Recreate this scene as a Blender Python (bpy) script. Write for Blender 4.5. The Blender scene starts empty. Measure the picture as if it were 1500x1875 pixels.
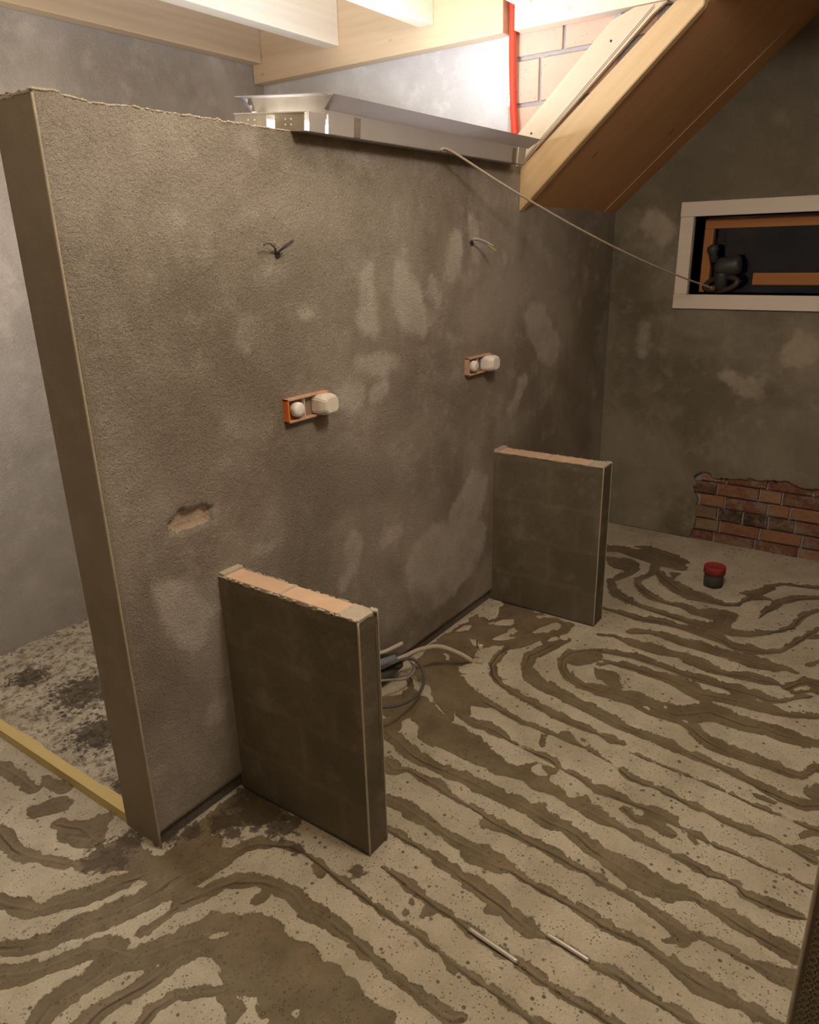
import bpy, bmesh, math, random
import numpy as np
from mathutils import Vector, Matrix, noise

# ---------------------------------------------------------------- camera, world, lights, exposure
scene = bpy.context.scene
COL = scene.collection
random.seed(7)
F_PX = 1356.35
cam_d = bpy.data.cameras.new('camera')
cam_d.sensor_fit = 'HORIZONTAL'
cam_d.sensor_width = 36.0
cam_d.lens = F_PX * 36.0 / 1500.0
cam_d.clip_start = 0.02
cam = bpy.data.objects.new('camera', cam_d)
COL.objects.link(cam)
RT = Vector((0.5802947, -0.8140547, -0.0239361))
UP = Vector((0.2850414, 0.1754830, 0.9423148))
BK = Vector((-0.7628954, -0.5536431, 0.3338712))
m = Matrix((RT, UP, BK)).transposed().to_4x4()
m.translation = Vector((0, 0, 1.65))
cam.matrix_world = m
scene.camera = cam

scene.view_settings.view_transform = 'Standard'
scene.view_settings.look = 'None'
scene.view_settings.gamma = 1.0
scene.view_settings.use_curve_mapping = False
scene.view_settings.exposure = 1.22
scene.cycles.max_bounces = 10
scene.cycles.diffuse_bounces = 6
scene.cycles.use_denoising = True
scene.cycles.sample_clamp_indirect = 6.0

world = bpy.data.worlds.new('night')
scene.world = world
world.use_nodes = True
world.node_tree.nodes['Background'].inputs['Color'].default_value = (0.010, 0.016, 0.035, 1)
world.node_tree.nodes['Background'].inputs['Strength'].default_value = 0.025


def lamp(name, kind, loc, energy, color, size=0.2, size_y=None, rot=(0, 0, 0)):
    d = bpy.data.lights.new(name, kind)
    d.energy = energy
    d.color = color
    if kind == 'AREA':
        d.shape = 'RECTANGLE' if size_y else 'SQUARE'
        d.size = size
        if size_y:
            d.size_y = size_y
    else:
        d.shadow_soft_size = size
    o = bpy.data.objects.new(name, d)
    COL.objects.link(o)
    o.location = loc
    o.rotation_euler = rot
    return o


# light of the trough fitting lying on the wall top, shining upwards
lamp('trough_light', 'AREA', (2.30, 1.72, 2.035), 9.5, (0.80, 0.87, 1.0), 0.85, 0.16, (math.pi, 0, 0))
# bare work bulb hung from the joists on the doorway side
lamp('work_bulb', 'POINT', (1.45, 0.35, 2.50), 21.5, (1.0, 0.91, 0.79), 0.14)
# bulb in the passage behind the partition
lamp('passage_bulb', 'POINT', (1.05, 2.45, 1.75), 11.0, (1.0, 0.92, 0.84), 0.12)
# unseen fill light added to lift the front-left floor
lamp('front_fill', 'POINT', (0.0, 1.2, 2.55), 4.0, (1.0, 0.88, 0.70), 0.14)


# ---------------------------------------------------------------- helpers
def tag(o, label=None, cat=None, group=None, kind=None):
    if label: o['label'] = label
    if cat: o['category'] = cat
    if group: o['group'] = group
    if kind: o['kind'] = kind
    return o


def link(name, me, mat=None, parent=None):
    o = bpy.data.objects.new(name, me)
    COL.objects.link(o)
    if mat is not None:
        for mm in (mat if isinstance(mat, (list, tuple)) else [mat]):
            me.materials.append(mm)
    if parent is not None:
        o.parent = parent
    return o


def empty(name, loc):
    o = bpy.data.objects.new(name, None)
    COL.objects.link(o)
    o.location = loc
    o.empty_display_size = 0.05
    return o


def mesh_from(name, verts, faces, mat=None, parent=None, smooth=False, off=(0, 0, 0)):
    me = bpy.data.meshes.new(name)
    me.from_pydata([(v[0] - off[0], v[1] - off[1], v[2] - off[2]) for v in verts], [], faces)
    me.update()
    if smooth:
        me.polygons.foreach_set('use_smooth', [True] * len(me.polygons))
    return link(name, me, mat, parent)


def bm_obj(name, bm, mat=None, parent=None, off=(0, 0, 0), smooth=False):
    if any(off):
        bmesh.ops.translate(bm, verts=bm.verts, vec=(-off[0], -off[1], -off[2]))
    bmesh.ops.recalc_face_normals(bm, faces=bm.faces)
    me = bpy.data.meshes.new(name)
    bm.to_mesh(me)
    bm.free()
    if smooth:
        me.polygons.foreach_set('use_smooth', [True] * len(me.polygons))
    return link(name, me, mat, parent)


def bx(bm, x0, x1, y0, y1, z0, z1, bev=0.0, seg=2):
    r = bmesh.ops.create_cube(bm, size=1.0)
    vs = r['verts']
    for v in vs:
        v.co = Vector((x0 + (v.co.x + .5) * (x1 - x0), y0 + (v.co.y + .5) * (y1 - y0), z0 + (v.co.z + .5) * (z1 - z0)))
    if bev > 0:
        es = list({e for v in vs for e in v.link_edges})
        bmesh.ops.bevel(bm, geom=es, offset=bev, segments=seg, affect='EDGES', profile=0.6)


def box(name, x0, x1, y0, y1, z0, z1, mat, parent=None, bev=0.0, off=(0, 0, 0)):
    bm = bmesh.new()
    bx(bm, x0, x1, y0, y1, z0, z1, bev)
    return bm_obj(name, bm, mat, parent, off)


def spline(pts, n=8):
    P = [Vector(p) for p in pts]
    out = []
    for i in range(len(P) - 1):
        a = P[max(i - 1, 0)]; b = P[i]; c = P[i + 1]; d = P[min(i + 2, len(P) - 1)]
        for k in range(n):
            t = k / n
            out.append(0.5 * ((2 * b) + (c - a) * t + (2 * a - 5 * b + 4 * c - d) * t * t + (3 * b - a - 3 * c + d) * t ** 3))
    out.append(P[-1])
    return out


def tube(name, pts, r, mat, parent=None, seg=12, n=8, ribs=0, off=(0, 0, 0), rfun=None):
    P = spline(pts, n) if n > 1 else [Vector(p) for p in pts]
    if ribs:
        L = [0.0]
        for a, b in zip(P, P[1:]): L.append(L[-1] + (b - a).length)
        m_ = max(4, int(L[-1] / ribs) * 2)
        Q = []
        j = 0
        for i in range(m_ + 1):
            t = L[-1] * i / m_
            while j < len(L) - 2 and L[j + 1] < t: j += 1
            f = (t - L[j]) / max(1e-9, L[j + 1] - L[j])
            Q.append(P[j].lerp(P[j + 1], f))
        P = Q
    bm = bmesh.new()
    rings = []
    ref = None
    for i, p in enumerate(P):
        d = (P[min(i + 1, len(P) - 1)] - P[max(i - 1, 0)]).normalized()
        if ref is None:
            ref = d.orthogonal().normalized()
        ref = (ref - d * ref.dot(d)).normalized()
        b = d.cross(ref)
        rr = r * (1.0 if not ribs else (1.0 if i % 2 else 0.86))
        if rfun: rr *= rfun(i / (len(P) - 1))
        rings.append([bm.verts.new(p + (ref * math.cos(2 * math.pi * k / seg) + b * math.sin(2 * math.pi * k / seg)) * rr) for k in range(seg)])
    for a, b in zip(rings, rings[1:]):
        for k in range(seg):
            bm.faces.new((a[k], a[(k + 1) % seg], b[(k + 1) % seg], b[k]))
    bm.faces.new(rings[0][::-1])
    bm.faces.new(rings[-1])
    return bm_obj(name, bm, mat, parent, off, smooth=not ribs)


def lathe(name, prof, axis_o, axis_d, mat, parent=None, seg=32, off=(0, 0, 0), smooth=True):
    d = Vector(axis_d).normalized()
    a = d.orthogonal().normalized(); b = d.cross(a)
    bm = bmesh.new()
    rings = []
    for r, h in prof:
        rings.append([bm.verts.new(Vector(axis_o) + d * h + (a * math.cos(2 * math.pi * k / seg) + b * math.sin(2 * math.pi * k / seg)) * max(r, 1e-4)) for k in range(seg)])
    for p, q in zip(rings, rings[1:]):
        for k in range(seg):
            bm.faces.new((p[k], p[(k + 1) % seg], q[(k + 1) % seg], q[k]))
    bm.faces.new(rings[0][::-1]); bm.faces.new(rings[-1])
    return bm_obj(name, bm, mat, parent, off, smooth)


# signed fields over point arrays (metres); positive inside
def stroke_field(X, Y, strokes, clip=0.09):
    F = np.full(X.shape, -clip)
    S = np.full(X.shape, 1.0)          # signed offset from the nearest run's centre line
    for s in strokes:
        p = np.array(s, float).reshape(-1, 3) / 1000.0
        if len(p) == 1: p = np.vstack([p, p + [0.001, 0, 0]])
        for a, b in zip(p, p[1:]):
            rm = max(a[2], b[2]) + clip
            lo = np.minimum(a[:2], b[:2]) - rm; hi = np.maximum(a[:2], b[:2]) + rm
            k = np.nonzero((X > lo[0]) & (X < hi[0]) & (Y > lo[1]) & (Y < hi[1]))
            if len(k[0]) == 0: continue
            x = X[k]; y = Y[k]
            d = b[:2] - a[:2]; L2 = max(d @ d, 1e-9)
            t = np.clip(((x - a[0]) * d[0] + (y - a[1]) * d[1]) / L2, 0, 1)
            dx = x - a[0] - d[0] * t; dy = y - a[1] - d[1] * t
            dist = np.hypot(dx, dy)
            f = a[2] + (b[2] - a[2]) * t - dist
            better = f > F[k]
            if len(s) > 9:
                sg = np.sign(dx * d[1] - dy * d[0]) * dist
                S[k] = np.where(better, sg, S[k])
            F[k] = np.maximum(F[k], f)
    return F, S


def poly_field(X, Y, poly, clip=0.09):
    p = np.array(poly, float).reshape(-1, 2) / 1000.0
    D = np.full(X.shape, 9.0)
    inside = np.zeros(X.shape, bool)
    for a, b in zip(p, np.roll(p, -1, axis=0)):
        d = b - a; L2 = max(d @ d, 1e-12)
        t = np.clip(((X - a[0]) * d[0] + (Y - a[1]) * d[1]) / L2, 0, 1)
        D = np.minimum(D, np.hypot(X - a[0] - d[0] * t, Y - a[1] - d[1] * t))
        if abs(b[1] - a[1]) > 1e-9:
            c = ((a[1] > Y) != (b[1] > Y)) & (X < (b[0] - a[0]) * (Y - a[1]) / (b[1] - a[1]) + a[0])
            inside ^= c
    return np.clip(np.where(inside, D, -D), -clip, clip)


def attr(me, name, vals):
    a = me.attributes.new(name, 'FLOAT', 'POINT')
    a.data.foreach_set('value', np.asarray(vals, np.float32).ravel())


def grid_faces(nu, nv, keep=None, flip=False):
    i, j = np.meshgrid(np.arange(nu - 1), np.arange(nv - 1), indexing='ij')
    a = (i * nv + j).ravel(); b = a + nv; c = b + 1; d = a + 1
    q = np.stack([a, d, c, b] if flip else [a, b, c, d], 1)
    if keep is not None: q = q[keep.ravel()]
    return q


def np_mesh(name, V, Q, mat, parent=None, smooth=True):
    used = np.unique(Q)
    remap = -np.ones(len(V), int); remap[used] = np.arange(len(used))
    me = bpy.data.meshes.new(name)
    me.vertices.add(len(used)); me.vertices.foreach_set('co', V[used].astype(np.float32).ravel())
    Qr = remap[Q]
    me.loops.add(Qr.size); me.loops.foreach_set('vertex_index', Qr.ravel().astype(np.int32))
    me.polygons.add(len(Qr))
    me.polygons.foreach_set('loop_start', (np.arange(len(Qr)) * 4).astype(np.int32))
    me.update(calc_edges=True)
    if smooth: me.polygons.foreach_set('use_smooth', [True] * len(Qr))
    return link(name, me, mat, parent), used


def vnoise(x, y, s, seed=0.0):
    return np.array([noise.noise((float(a) * s, float(b) * s, seed)) for a, b in zip(np.ravel(x), np.ravel(y))]).reshape(np.shape(x))


# ---------------------------------------------------------------- materials
class NT:
    def __init__(self, name, rough=0.9, metal=0.0, spec=0.3):
        self.m = bpy.data.materials.new(name); self.m.use_nodes = True
        self.t = self.m.node_tree
        self.b = self.t.nodes['Principled BSDF']
        self.b.inputs['Roughness'].default_value = rough
        self.b.inputs['Metallic'].default_value = metal
        self.b.inputs['Specular IOR Level'].default_value = spec
        self.tc = self.t.nodes.new('ShaderNodeTexCoord')
        self.h = None

    def n(self, kind, **kw):
        o = self.t.nodes.new(kind)
        for k, v in kw.items(): setattr(o, k, v)
        return o

    def put(self, sock, v):
        if isinstance(v, bpy.types.NodeSocket): self.t.links.new(v, sock)
        elif isinstance(v, tuple) and len(v) == 3 and sock.type == 'RGBA': sock.default_value = (*v, 1)
        else: sock.default_value = v

    def vec(self, scale=(1, 1, 1), rot=(0, 0, 0), loc=(0, 0, 0), src='Object'):
        mp = self.n('ShaderNodeMapping')
        self.put(mp.inputs['Vector'], self.tc.outputs[src])
        mp.inputs['Scale'].default_value = scale
        mp.inputs['Rotation'].default_value = rot
        mp.inputs['Location'].default_value = loc
        return mp.outputs[0]

    def noise(self, scale, detail=3, rough=0.55, vec=None, dist=0.0, loc=(0, 0, 0)):
        o = self.n('ShaderNodeTexNoise')
        self.put(o.inputs['Vector'], vec if vec is not None else self.vec(loc=loc))
        o.inputs['Scale'].default_value = scale; o.inputs['Detail'].default_value = detail
        o.inputs['Roughness'].default_value = rough; o.inputs['Distortion'].default_value = dist
        return o.outputs['Fac']

    def voro(self, scale, vec=None, out='Distance', rnd=1.0):
        o = self.n('ShaderNodeTexVoronoi')
        self.put(o.inputs['Vector'], vec if vec is not None else self.vec())
        o.inputs['Scale'].default_value = scale; o.inputs['Randomness'].default_value = rnd
        return o.outputs[out]

    def math(self, op, a, b=0.0, c=0.0, clamp=False):
        o = self.n('ShaderNodeMath', operation=op, use_clamp=clamp)
        self.put(o.inputs[0], a); self.put(o.inputs[1], b)
        if op in ('MULTIPLY_ADD',): self.put(o.inputs[2], c)
        return o.outputs[0]

    def step(self, v, lo, hi, a=0.0, b=1.0):
        o = self.n('ShaderNodeMapRange', interpolation_type='SMOOTHSTEP')
        self.put(o.inputs[0], v)
        o.inputs[1].default_value = lo; o.inputs[2].default_value = hi
        o.inputs[3].default_value = a; o.inputs[4].default_value = b
        return o.outputs[0]

    def mix(self, f, a, b, mode='MIX'):
        o = self.n('ShaderNodeMix', data_type='RGBA', blend_type=mode)
        self.put(o.inputs[0], f); self.put(o.inputs[6], a); self.put(o.inputs[7], b)
        return o.outputs[2]

    def attr(self, name):
        o = self.n('ShaderNodeAttribute'); o.attribute_name = name
        return o.outputs['Fac']

    def bump(self, h, strength=0.5, dist=0.01):
        o = self.n('ShaderNodeBump')
        self.put(o.inputs['Height'], h)
        o.inputs['Strength'].default_value = strength; o.inputs['Distance'].default_value = dist
        if self.h is not None: self.t.links.new(self.h, o.inputs['Normal'])
        self.h = o.outputs[0]
        self.t.links.new(self.h, self.b.inputs['Normal'])

    def color(self, c): self.put(self.b.inputs['Base Color'], c)
    def rough(self, v): self.put(self.b.inputs['Roughness'], v)


def plain(name, col, rough=0.6, metal=0.0, var=0.12, scale=20, spec=0.4, bump=0.0):
    k = NT(name, rough, metal, spec)
    n = k.noise(scale, 4)
    k.color(k.mix(n, tuple(c * (1 - var) for c in col), tuple(min(1, c * (1 + var)) for c in col)))
    if bump: k.bump(k.noise(scale * 6, 3), bump, 0.003)
    return k.m


def wood(name, col, axis='X', rotx=0.0, knots=1.0, dark=0.72, rough=0.6):
    k = NT(name, rough, 0, 0.3)
    sc = {'X': (0.55, 9, 9), 'Y': (9, 0.55, 9), 'Z': (9, 9, 0.55)}[axis]
    base = k.vec(rot=(rotx, 0, 0))
    mp = k.n('ShaderNodeMapping'); k.put(mp.inputs['Vector'], base); mp.inputs['Scale'].default_value = sc
    g = k.noise(1.6, 4, 0.6, mp.outputs[0], 1.2)
    mp2 = k.n('ShaderNodeMapping'); k.put(mp2.inputs['Vector'], base); mp2.inputs['Scale'].default_value = tuple(a * 6 if a > 1 else a for a in sc)
    g2 = k.noise(1.5, 3, 0.6, mp2.outputs[0], 0.3)
    w = k.n('ShaderNodeTexWave', wave_type='BANDS', bands_direction={'X': 'Z', 'Y': 'Z', 'Z': 'X'}[axis])
    k.put(w.inputs['Vector'], mp.outputs[0]); w.inputs['Scale'].default_value = 0.9
    w.inputs['Distortion'].default_value = 7.0; w.inputs['Detail'].default_value = 2.0; w.inputs['Detail Scale'].default_value = 0.6
    f = k.math('ADD', k.math('MULTIPLY', w.outputs['Fac'], 0.12), k.math('MULTIPLY', g, 0.88))
    c = k.mix(f, tuple(a * b for a, b in zip(col, (dark, dark * .93, dark * .8))), col)
    c = k.mix(k.math('MULTIPLY', g2, 0.35), c, tuple(min(1, a * 1.15) for a in col))
    if knots:
        mk = k.n('ShaderNodeMapping'); k.put(mk.inputs['Vector'], base)
        mk.inputs['Scale'].default_value = {'X': (4, 7, 7), 'Y': (7, 4, 7), 'Z': (7, 7, 4)}[axis]
        vd = k.n('ShaderNodeTexVoronoi'); k.put(vd.inputs['Vector'], mk.outputs[0]); vd.inputs['Scale'].default_value = 1.0
        sep = k.n('ShaderNodeSeparateColor'); k.put(sep.inputs[0], vd.outputs['Color'])
        mask = k.step(sep.outputs[0], 0.62, 0.66)
        kn = k.math('MULTIPLY', k.step(vd.outputs['Distance'], 0.045, 0.10, 1, 0), mask)
        c = k.mix(k.math('MULTIPLY', kn, 0.75 * knots), c, (col[0] * .30, col[1] * .18, col[2] * .10))
    k.color(c)
    k.bump(g2, 0.15, 0.002)
    return k.m


def plaster(name, base, light, dark, use_attr=True, grain=0.5, fine=260):
    """cement render: cloudy drying colours, sandy surface; dry / damp fields mark real patches"""
    k = NT(name, 0.92, 0, 0.2)
    n1 = k.noise(1.7, 4, 0.6, dist=0.5)
    n2 = k.noise(9.0, 5, 0.65)
    n3 = k.noise(230, 3, 0.7)
    c = k.mix(k.step(n1, 0.32, 0.70), dark, base)
    c = k.mix(k.math('MULTIPLY', k.step(n2, 0.48, 0.80), 0.45), c, light)
    if use_attr:
        wob = k.math('MULTIPLY', k.math('SUBTRACT', k.noise(14, 4, 0.6, dist=0.6), 0.5), 0.055)
        wob2 = k.math('MULTIPLY', k.math('SUBTRACT', n2, 0.5), 0.08)
        dry = k.step(k.math('ADD', k.attr('dry'), k.math('ADD', wob, wob2)), -0.024, 0.020)
        c = k.mix(k.math('MULTIPLY', dry, k.step(n2, 0.25, 0.65, 0.35, 0.75)), c, light)
        damp = k.step(k.math('ADD', k.attr('damp'), wob2), -0.04, 0.05)
        c = k.mix(k.math('MULTIPLY', damp, 0.6), c, dark)
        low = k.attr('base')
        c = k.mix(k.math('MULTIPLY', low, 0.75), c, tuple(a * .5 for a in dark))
        hole = k.attr('hole')
        c = k.mix(k.step(hole, 0.3, 0.7), c, (0.62, 0.47, 0.35))
    c = k.mix(k.step(n3, 0.35, 0.75, 0, 0.16), c, tuple(min(1, a * 1.25) for a in light))
    k.color(c)
    k.bump(k.noise(fine, 3, 0.7), grain, 0.008)
    k.bump(k.noise(fine * 0.5, 3, 0.7, loc=(3, 3, 3)), grain, 0.014)
    k.bump(n2, 0.25, 0.012)
    return k.m

# ---------------------------------------------------------------- survey data, millimetres on the floor / wall

MORTAR_STROKES = [
[3867, 1407, 56, 3896, 1340, 49, 3886, 1234, 72, 3876, 1131, 89, 3858, 1045, 86, 3808, 975, 43],
[3981, 1268, 18, 3999, 1197, 31, 3961, 1135, 45, 3931, 1044, 46, 3904, 972, 25],
[3724, 1334, 36, 3698, 1241, 84, 3672, 1191, 47, 3590, 1177, 25, 3508, 1202, 23, 3449, 1227, 16, 3375, 1179, 27, 3312, 1121, 35, 3277, 1056, 27, 3246,
959, 20, 3235, 865, 23, 3224, 788, 26, 3224, 696, 44, 3224, 620, 57, 3217, 568, 36, 3238, 499, 24, 3294, 450, 24, 3343, 399, 14, 3414, 352, 16, 3500,
348, 17, 3603, 322, 20, 3664, 282, 17],
[3820, 1105, 23, 3700, 1074, 25, 3629, 1081, 22, 3547, 1107, 21, 3482, 1092, 18, 3427, 1035, 33, 3377, 975, 33, 3356, 903, 19, 3366, 830, 28, 3334,
753, 38, 3355, 678, 62, 3392, 622, 42, 3270, 625, 40],
[3694, 1048, 29, 3619, 994, 34, 3537, 894, 54, 3508, 815, 63, 3497, 742, 41, 3490, 666, 25, 3512, 617, 19, 3595, 590, 14, 3694, 570, 19, 3809, 533,
21, 3884, 479, 17, 3907, 395, 24, 3925, 319, 22],
[3656, 630, 8, 3679, 594, 33, 3702, 559, 30, 3793, 509, 12],
[3635, 558, 24, 3661, 517, 21, 3654, 483, 8],
[3720, 972, 27, 3639, 962, 11, 3582, 952, 7],
[3426, 502, 5, 3537, 479, 18, 3644, 455, 28, 3736, 400, 28, 3805, 302, 20],
[3137, 1128, 15, 3139, 1042, 26, 3125, 967, 27, 3152, 873, 37, 3153, 793, 29, 3147, 714, 35, 3148, 638, 51, 3126, 577, 35, 3087, 520, 26, 3108, 465,
46, 3122, 410, 25, 3165, 355, 14, 3262, 321, 15, 3376, 287, 12, 3462, 253, 10],
[2978, 949, 20, 3028, 872, 25, 3027, 800, 29, 3013, 726, 37, 3023, 642, 46, 3013, 567, 36, 3012, 502, 44, 3008, 433, 57, 3011, 366, 43, 3006, 343, 14],
[2976, 348, 10, 3022, 318, 18, 3009, 268, 9],
[2882, 1048, 14, 2911, 991, 13, 2884, 901, 31, 2891, 820, 45, 2891, 764, 38, 2901, 693, 31, 2884, 634, 49, 2855, 573, 32, 2853, 505, 26, 2875, 432,
35, 2882, 363, 35, 2885, 320, 14],
[2749, 994, 19, 2772, 925, 25, 2789, 855, 31, 2778, 795, 25, 2772, 720, 21, 2759, 628, 28, 2760, 549, 34, 2754, 481, 24, 2754, 426, 44, 2759, 364, 33,
2749, 326, 27, 2773, 279, 14, 2819, 237, 11, 2891, 172, 4],
[3324, 308, 5, 3375, 241, 17],
[3101, 239, 14, 3161, 210, 14],
[2873, 282, 21, 2925, 259, 23, 2973, 225, 28, 2963, 182, 46],
[2847, 257, 9, 2900, 204, 12, 2913, 175, 27],
[2641, 951, 12, 2678, 927, 12, 2691, 876, 29, 2694, 809, 28, 2689, 735, 33, 2689, 677, 33, 2674, 604, 51, 2653, 542, 58, 2672, 477, 37, 2681, 410, 40,
2687, 349, 42, 2683, 288, 29, 2696, 226, 22, 2736, 150, 17],
[2591, 925, 33, 2576, 888, 45, 2537, 849, 32],
[2457, 877, 42, 2475, 813, 52, 2476, 739, 49, 2459, 660, 58, 2464, 586, 58, 2511, 530, 61, 2550, 488, 65, 2542, 419, 53, 2539, 358, 48, 2558, 298, 43,
2547, 239, 47, 2547, 178, 37, 2563, 126, 31],
[2754, 996, 15, 2715, 1046, 14, 2663, 1091, 30, 2599, 1102, 19, 2524, 1068, 22, 2479, 1016, 25, 2458, 950, 29, 2457, 877, 35],
[2618, 1051, 46, 2691, 1004, 41],
[2546, 913, 16, 2581, 940, 10],
[2439, 557, 24, 2409, 507, 27, 2372, 457, 34, 2353, 412, 38, 2347, 349, 34, 2350, 289, 34, 2347, 234, 29, 2340, 184, 26, 2344, 146, 20, 2390, 123, 13,
2419, 106, 16],
[2751, 1164, 28, 2639, 1196, 33, 2546, 1226, 32, 2450, 1201, 24, 2395, 1143, 35, 2366, 1071, 41, 2354, 997, 35, 2333, 921, 33, 2320, 862, 33, 2310,
818, 34, 2288, 754, 30, 2283, 697, 26, 2279, 627, 26, 2272, 563, 27, 2262, 505, 23, 2256, 445, 21, 2249, 386, 22, 2245, 339, 22, 2229, 286, 17, 2213,
230, 22, 2204, 177, 26, 2201, 123, 27, 2231, 79, 29],
[2269, 105, 23, 2303, 89, 28],
[2172, 260, 7, 2166, 234, 12, 2161, 195, 3],
[2284, 381, 4, 2274, 337, 4, 2248, 290, 3],
[2561, 1339, 17, 2482, 1346, 21, 2394, 1329, 16, 2328, 1285, 18, 2286, 1231, 17, 2260, 1158, 19, 2242, 1085, 17, 2224, 1015, 19, 2212, 949, 24, 2204,
888, 24, 2200, 830, 21, 2193, 771, 10, 2192, 728, 27, 2188, 689, 15],
[2158, 647, 4, 2152, 600, 9, 2150, 549, 6, 2146, 475, 6, 2142, 404, 6, 2139, 358, 10, 2132, 326, 7, 2128, 285, 4, 2119, 245, 10, 2116, 182, 7, 2114,
141, 6, 2111, 101, 10, 2113, 62, 14],
[2043, 102, 3, 2079, 84, 7, 2099, 60, 13],
[2020, 1264, 15, 2003, 1190, 24, 2010, 1133, 29, 2003, 1080, 26, 1991, 1044, 13, 1976, 984, 7, 1971, 920, 11, 1971, 865, 20, 1948, 817, 9, 1943, 772,
10, 1936, 718, 14, 1925, 684, 17, 1922, 663, 28, 1919, 613, 17, 1919, 566, 17, 1919, 520, 15, 1919, 475, 23, 1914, 438, 25, 1903, 417, 15],
[1882, 567, 18, 1859, 522, 18, 1878, 483, 26, 1861, 434, 25, 1860, 408, 8],
[1900, 451, 13, 1901, 416, 10, 1897, 380, 13, 1891, 358, 17, 1885, 335, 7, 1880, 293, 6, 1883, 254, 7, 1881, 214, 5, 1875, 175, 6, 1876, 137, 11,
1874, 100, 6, 1867, 48, 6],
[1878, 367, 13, 1860, 347, 11],
[2145, 1223, 21, 2136, 1166, 18, 2122, 1103, 18, 2108, 1041, 18, 2103, 968, 12, 2107, 901, 10, 2116, 871, 29, 2102, 832, 19, 2095, 785, 8, 2078, 725,
7, 2060, 657, 8, 2032, 607, 19, 2028, 562, 16, 2031, 520, 10, 2021, 461, 10, 2012, 405, 17, 2011, 361, 12, 2011, 305, 8],
[2074, 942, 7, 2014, 913, 6],
[2127, 810, 6],
[2093, 768, 18, 2085, 749, 7],
[2021, 489, 9, 2018, 433, 10, 2015, 392, 15, 2007, 347, 10, 2000, 302, 17, 1995, 255, 13, 1996, 223, 20, 2001, 200, 13, 1997, 160, 6, 1989, 112, 8,
1984, 81, 16, 1976, 54, 15],
[2000, 110, 7, 2010, 85, 14, 2014, 56, 13],
[1971, 299, 6],
[1808, 665, 25, 1804, 615, 28, 1799, 568, 15, 1791, 506, 18, 1786, 453, 17, 1781, 409, 15, 1780, 363, 16, 1775, 314, 23, 1762, 287, 11, 1771, 246, 7,
1767, 208, 8, 1748, 185, 22, 1750, 149, 24, 1746, 113, 24, 1748, 78, 16, 1754, 45, 9],
[1778, 1418, 36, 1761, 1353, 35, 1731, 1281, 32, 1718, 1216, 30, 1720, 1158, 24, 1722, 1101, 31, 1724, 1034, 28, 1720, 977, 31, 1716, 910, 29, 1717,
849, 28, 1711, 790, 33, 1702, 737, 36, 1706, 687, 21, 1695, 640, 28, 1675, 599, 32, 1665, 560, 27, 1654, 513, 33, 1646, 459, 46, 1639, 408, 47, 1639,
364, 39, 1657, 327, 26, 1663, 294, 16, 1655, 255, 18, 1653, 218, 20, 1642, 179, 30, 1635, 136, 25, 1630, 91, 27, 1624, 57, 29, 1632, 39, 22],
[1695, 995, 12, 1700, 971, 10],
[1730, 825, 4, 1755, 782, 9],
[1599, 122, 5, 1586, 116, 4],
[1652, 1329, 26, 1632, 1277, 30, 1659, 1236, 15, 1650, 1170, 19, 1642, 1106, 21, 1628, 1053, 13, 1623, 990, 12, 1618, 928, 14, 1605, 880, 25, 1601,
832, 20, 1599, 783, 18, 1595, 737, 20, 1595, 687, 17, 1589, 647, 19, 1583, 609, 21, 1584, 570, 13, 1572, 523, 22, 1573, 477, 15, 1567, 427, 14, 1559,
381, 15, 1546, 343, 22, 1537, 303, 26, 1534, 276, 23, 1551, 267, 14, 1550, 231, 13, 1546, 185, 14, 1543, 147, 14, 1542, 113, 16, 1542, 81, 27, 1545,
43, 26],
[1590, 902, 22, 1583, 848, 12],
[1482, 322, 3, 1502, 289, 8, 1515, 267, 6],
[1503, 1216, 21, 1505, 1154, 26, 1496, 1086, 26, 1488, 1021, 20, 1478, 962, 22, 1475, 904, 27, 1475, 845, 34, 1468, 798, 33, 1468, 760, 23],
[1452, 867, 32, 1457, 817, 29, 1462, 778, 28, 1470, 746, 17, 1462, 697, 15, 1457, 646, 15, 1457, 599, 13, 1453, 542, 16, 1448, 487, 18, 1444, 442, 14],
[1422, 807, 7],
[1441, 470, 16, 1443, 432, 16, 1447, 388, 14, 1441, 338, 16, 1436, 297, 18, 1428, 260, 28, 1421, 224, 33, 1418, 183, 30, 1418, 151, 25, 1418, 119, 17,
1415, 87, 18, 1412, 56, 16, 1409, 26, 16, 1403, -10, 16],
[1455, 429, 6, 1462, 397, 14, 1453, 372, 11],
[1403, 1179, 16, 1402, 1139, 15, 1396, 1063, 13, 1396, 1011, 14, 1388, 954, 17, 1380, 899, 17, 1381, 861, 15],
[1385, 944, 15, 1376, 874, 19, 1368, 816, 26, 1356, 749, 23, 1348, 705, 25, 1336, 661, 27, 1324, 609, 29, 1326, 573, 14, 1331, 532, 10, 1325, 478, 9,
1322, 436, 12, 1324, 396, 13],
[1320, 728, 14, 1333, 682, 10],
[1329, 425, 10, 1330, 389, 21, 1324, 351, 14, 1319, 314, 14, 1317, 273, 12, 1312, 226, 14, 1314, 188, 10, 1311, 134, 9],
[1274, 1045, 4, 1272, 998, 10, 1260, 946, 19, 1256, 895, 16, 1248, 843, 14, 1246, 792, 14, 1236, 737, 16, 1228, 667, 16, 1228, 612, 13, 1222, 575, 12,
1214, 528, 17, 1213, 486, 17, 1210, 440, 15, 1211, 398, 14, 1208, 351, 11, 1206, 278, 11],
[1222, 913, 6],
[1225, 858, 12],
[1199, 866, 4],
[1068, 1445, 19, 1104, 1437, 20, 1142, 1409, 18, 1166, 1367, 13, 1186, 1321, 10, 1190, 1260, 9, 1183, 1191, 8, 1173, 1124, 9, 1169, 1062, 10, 1160,
999, 13, 1156, 942, 14, 1154, 889, 15],
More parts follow.
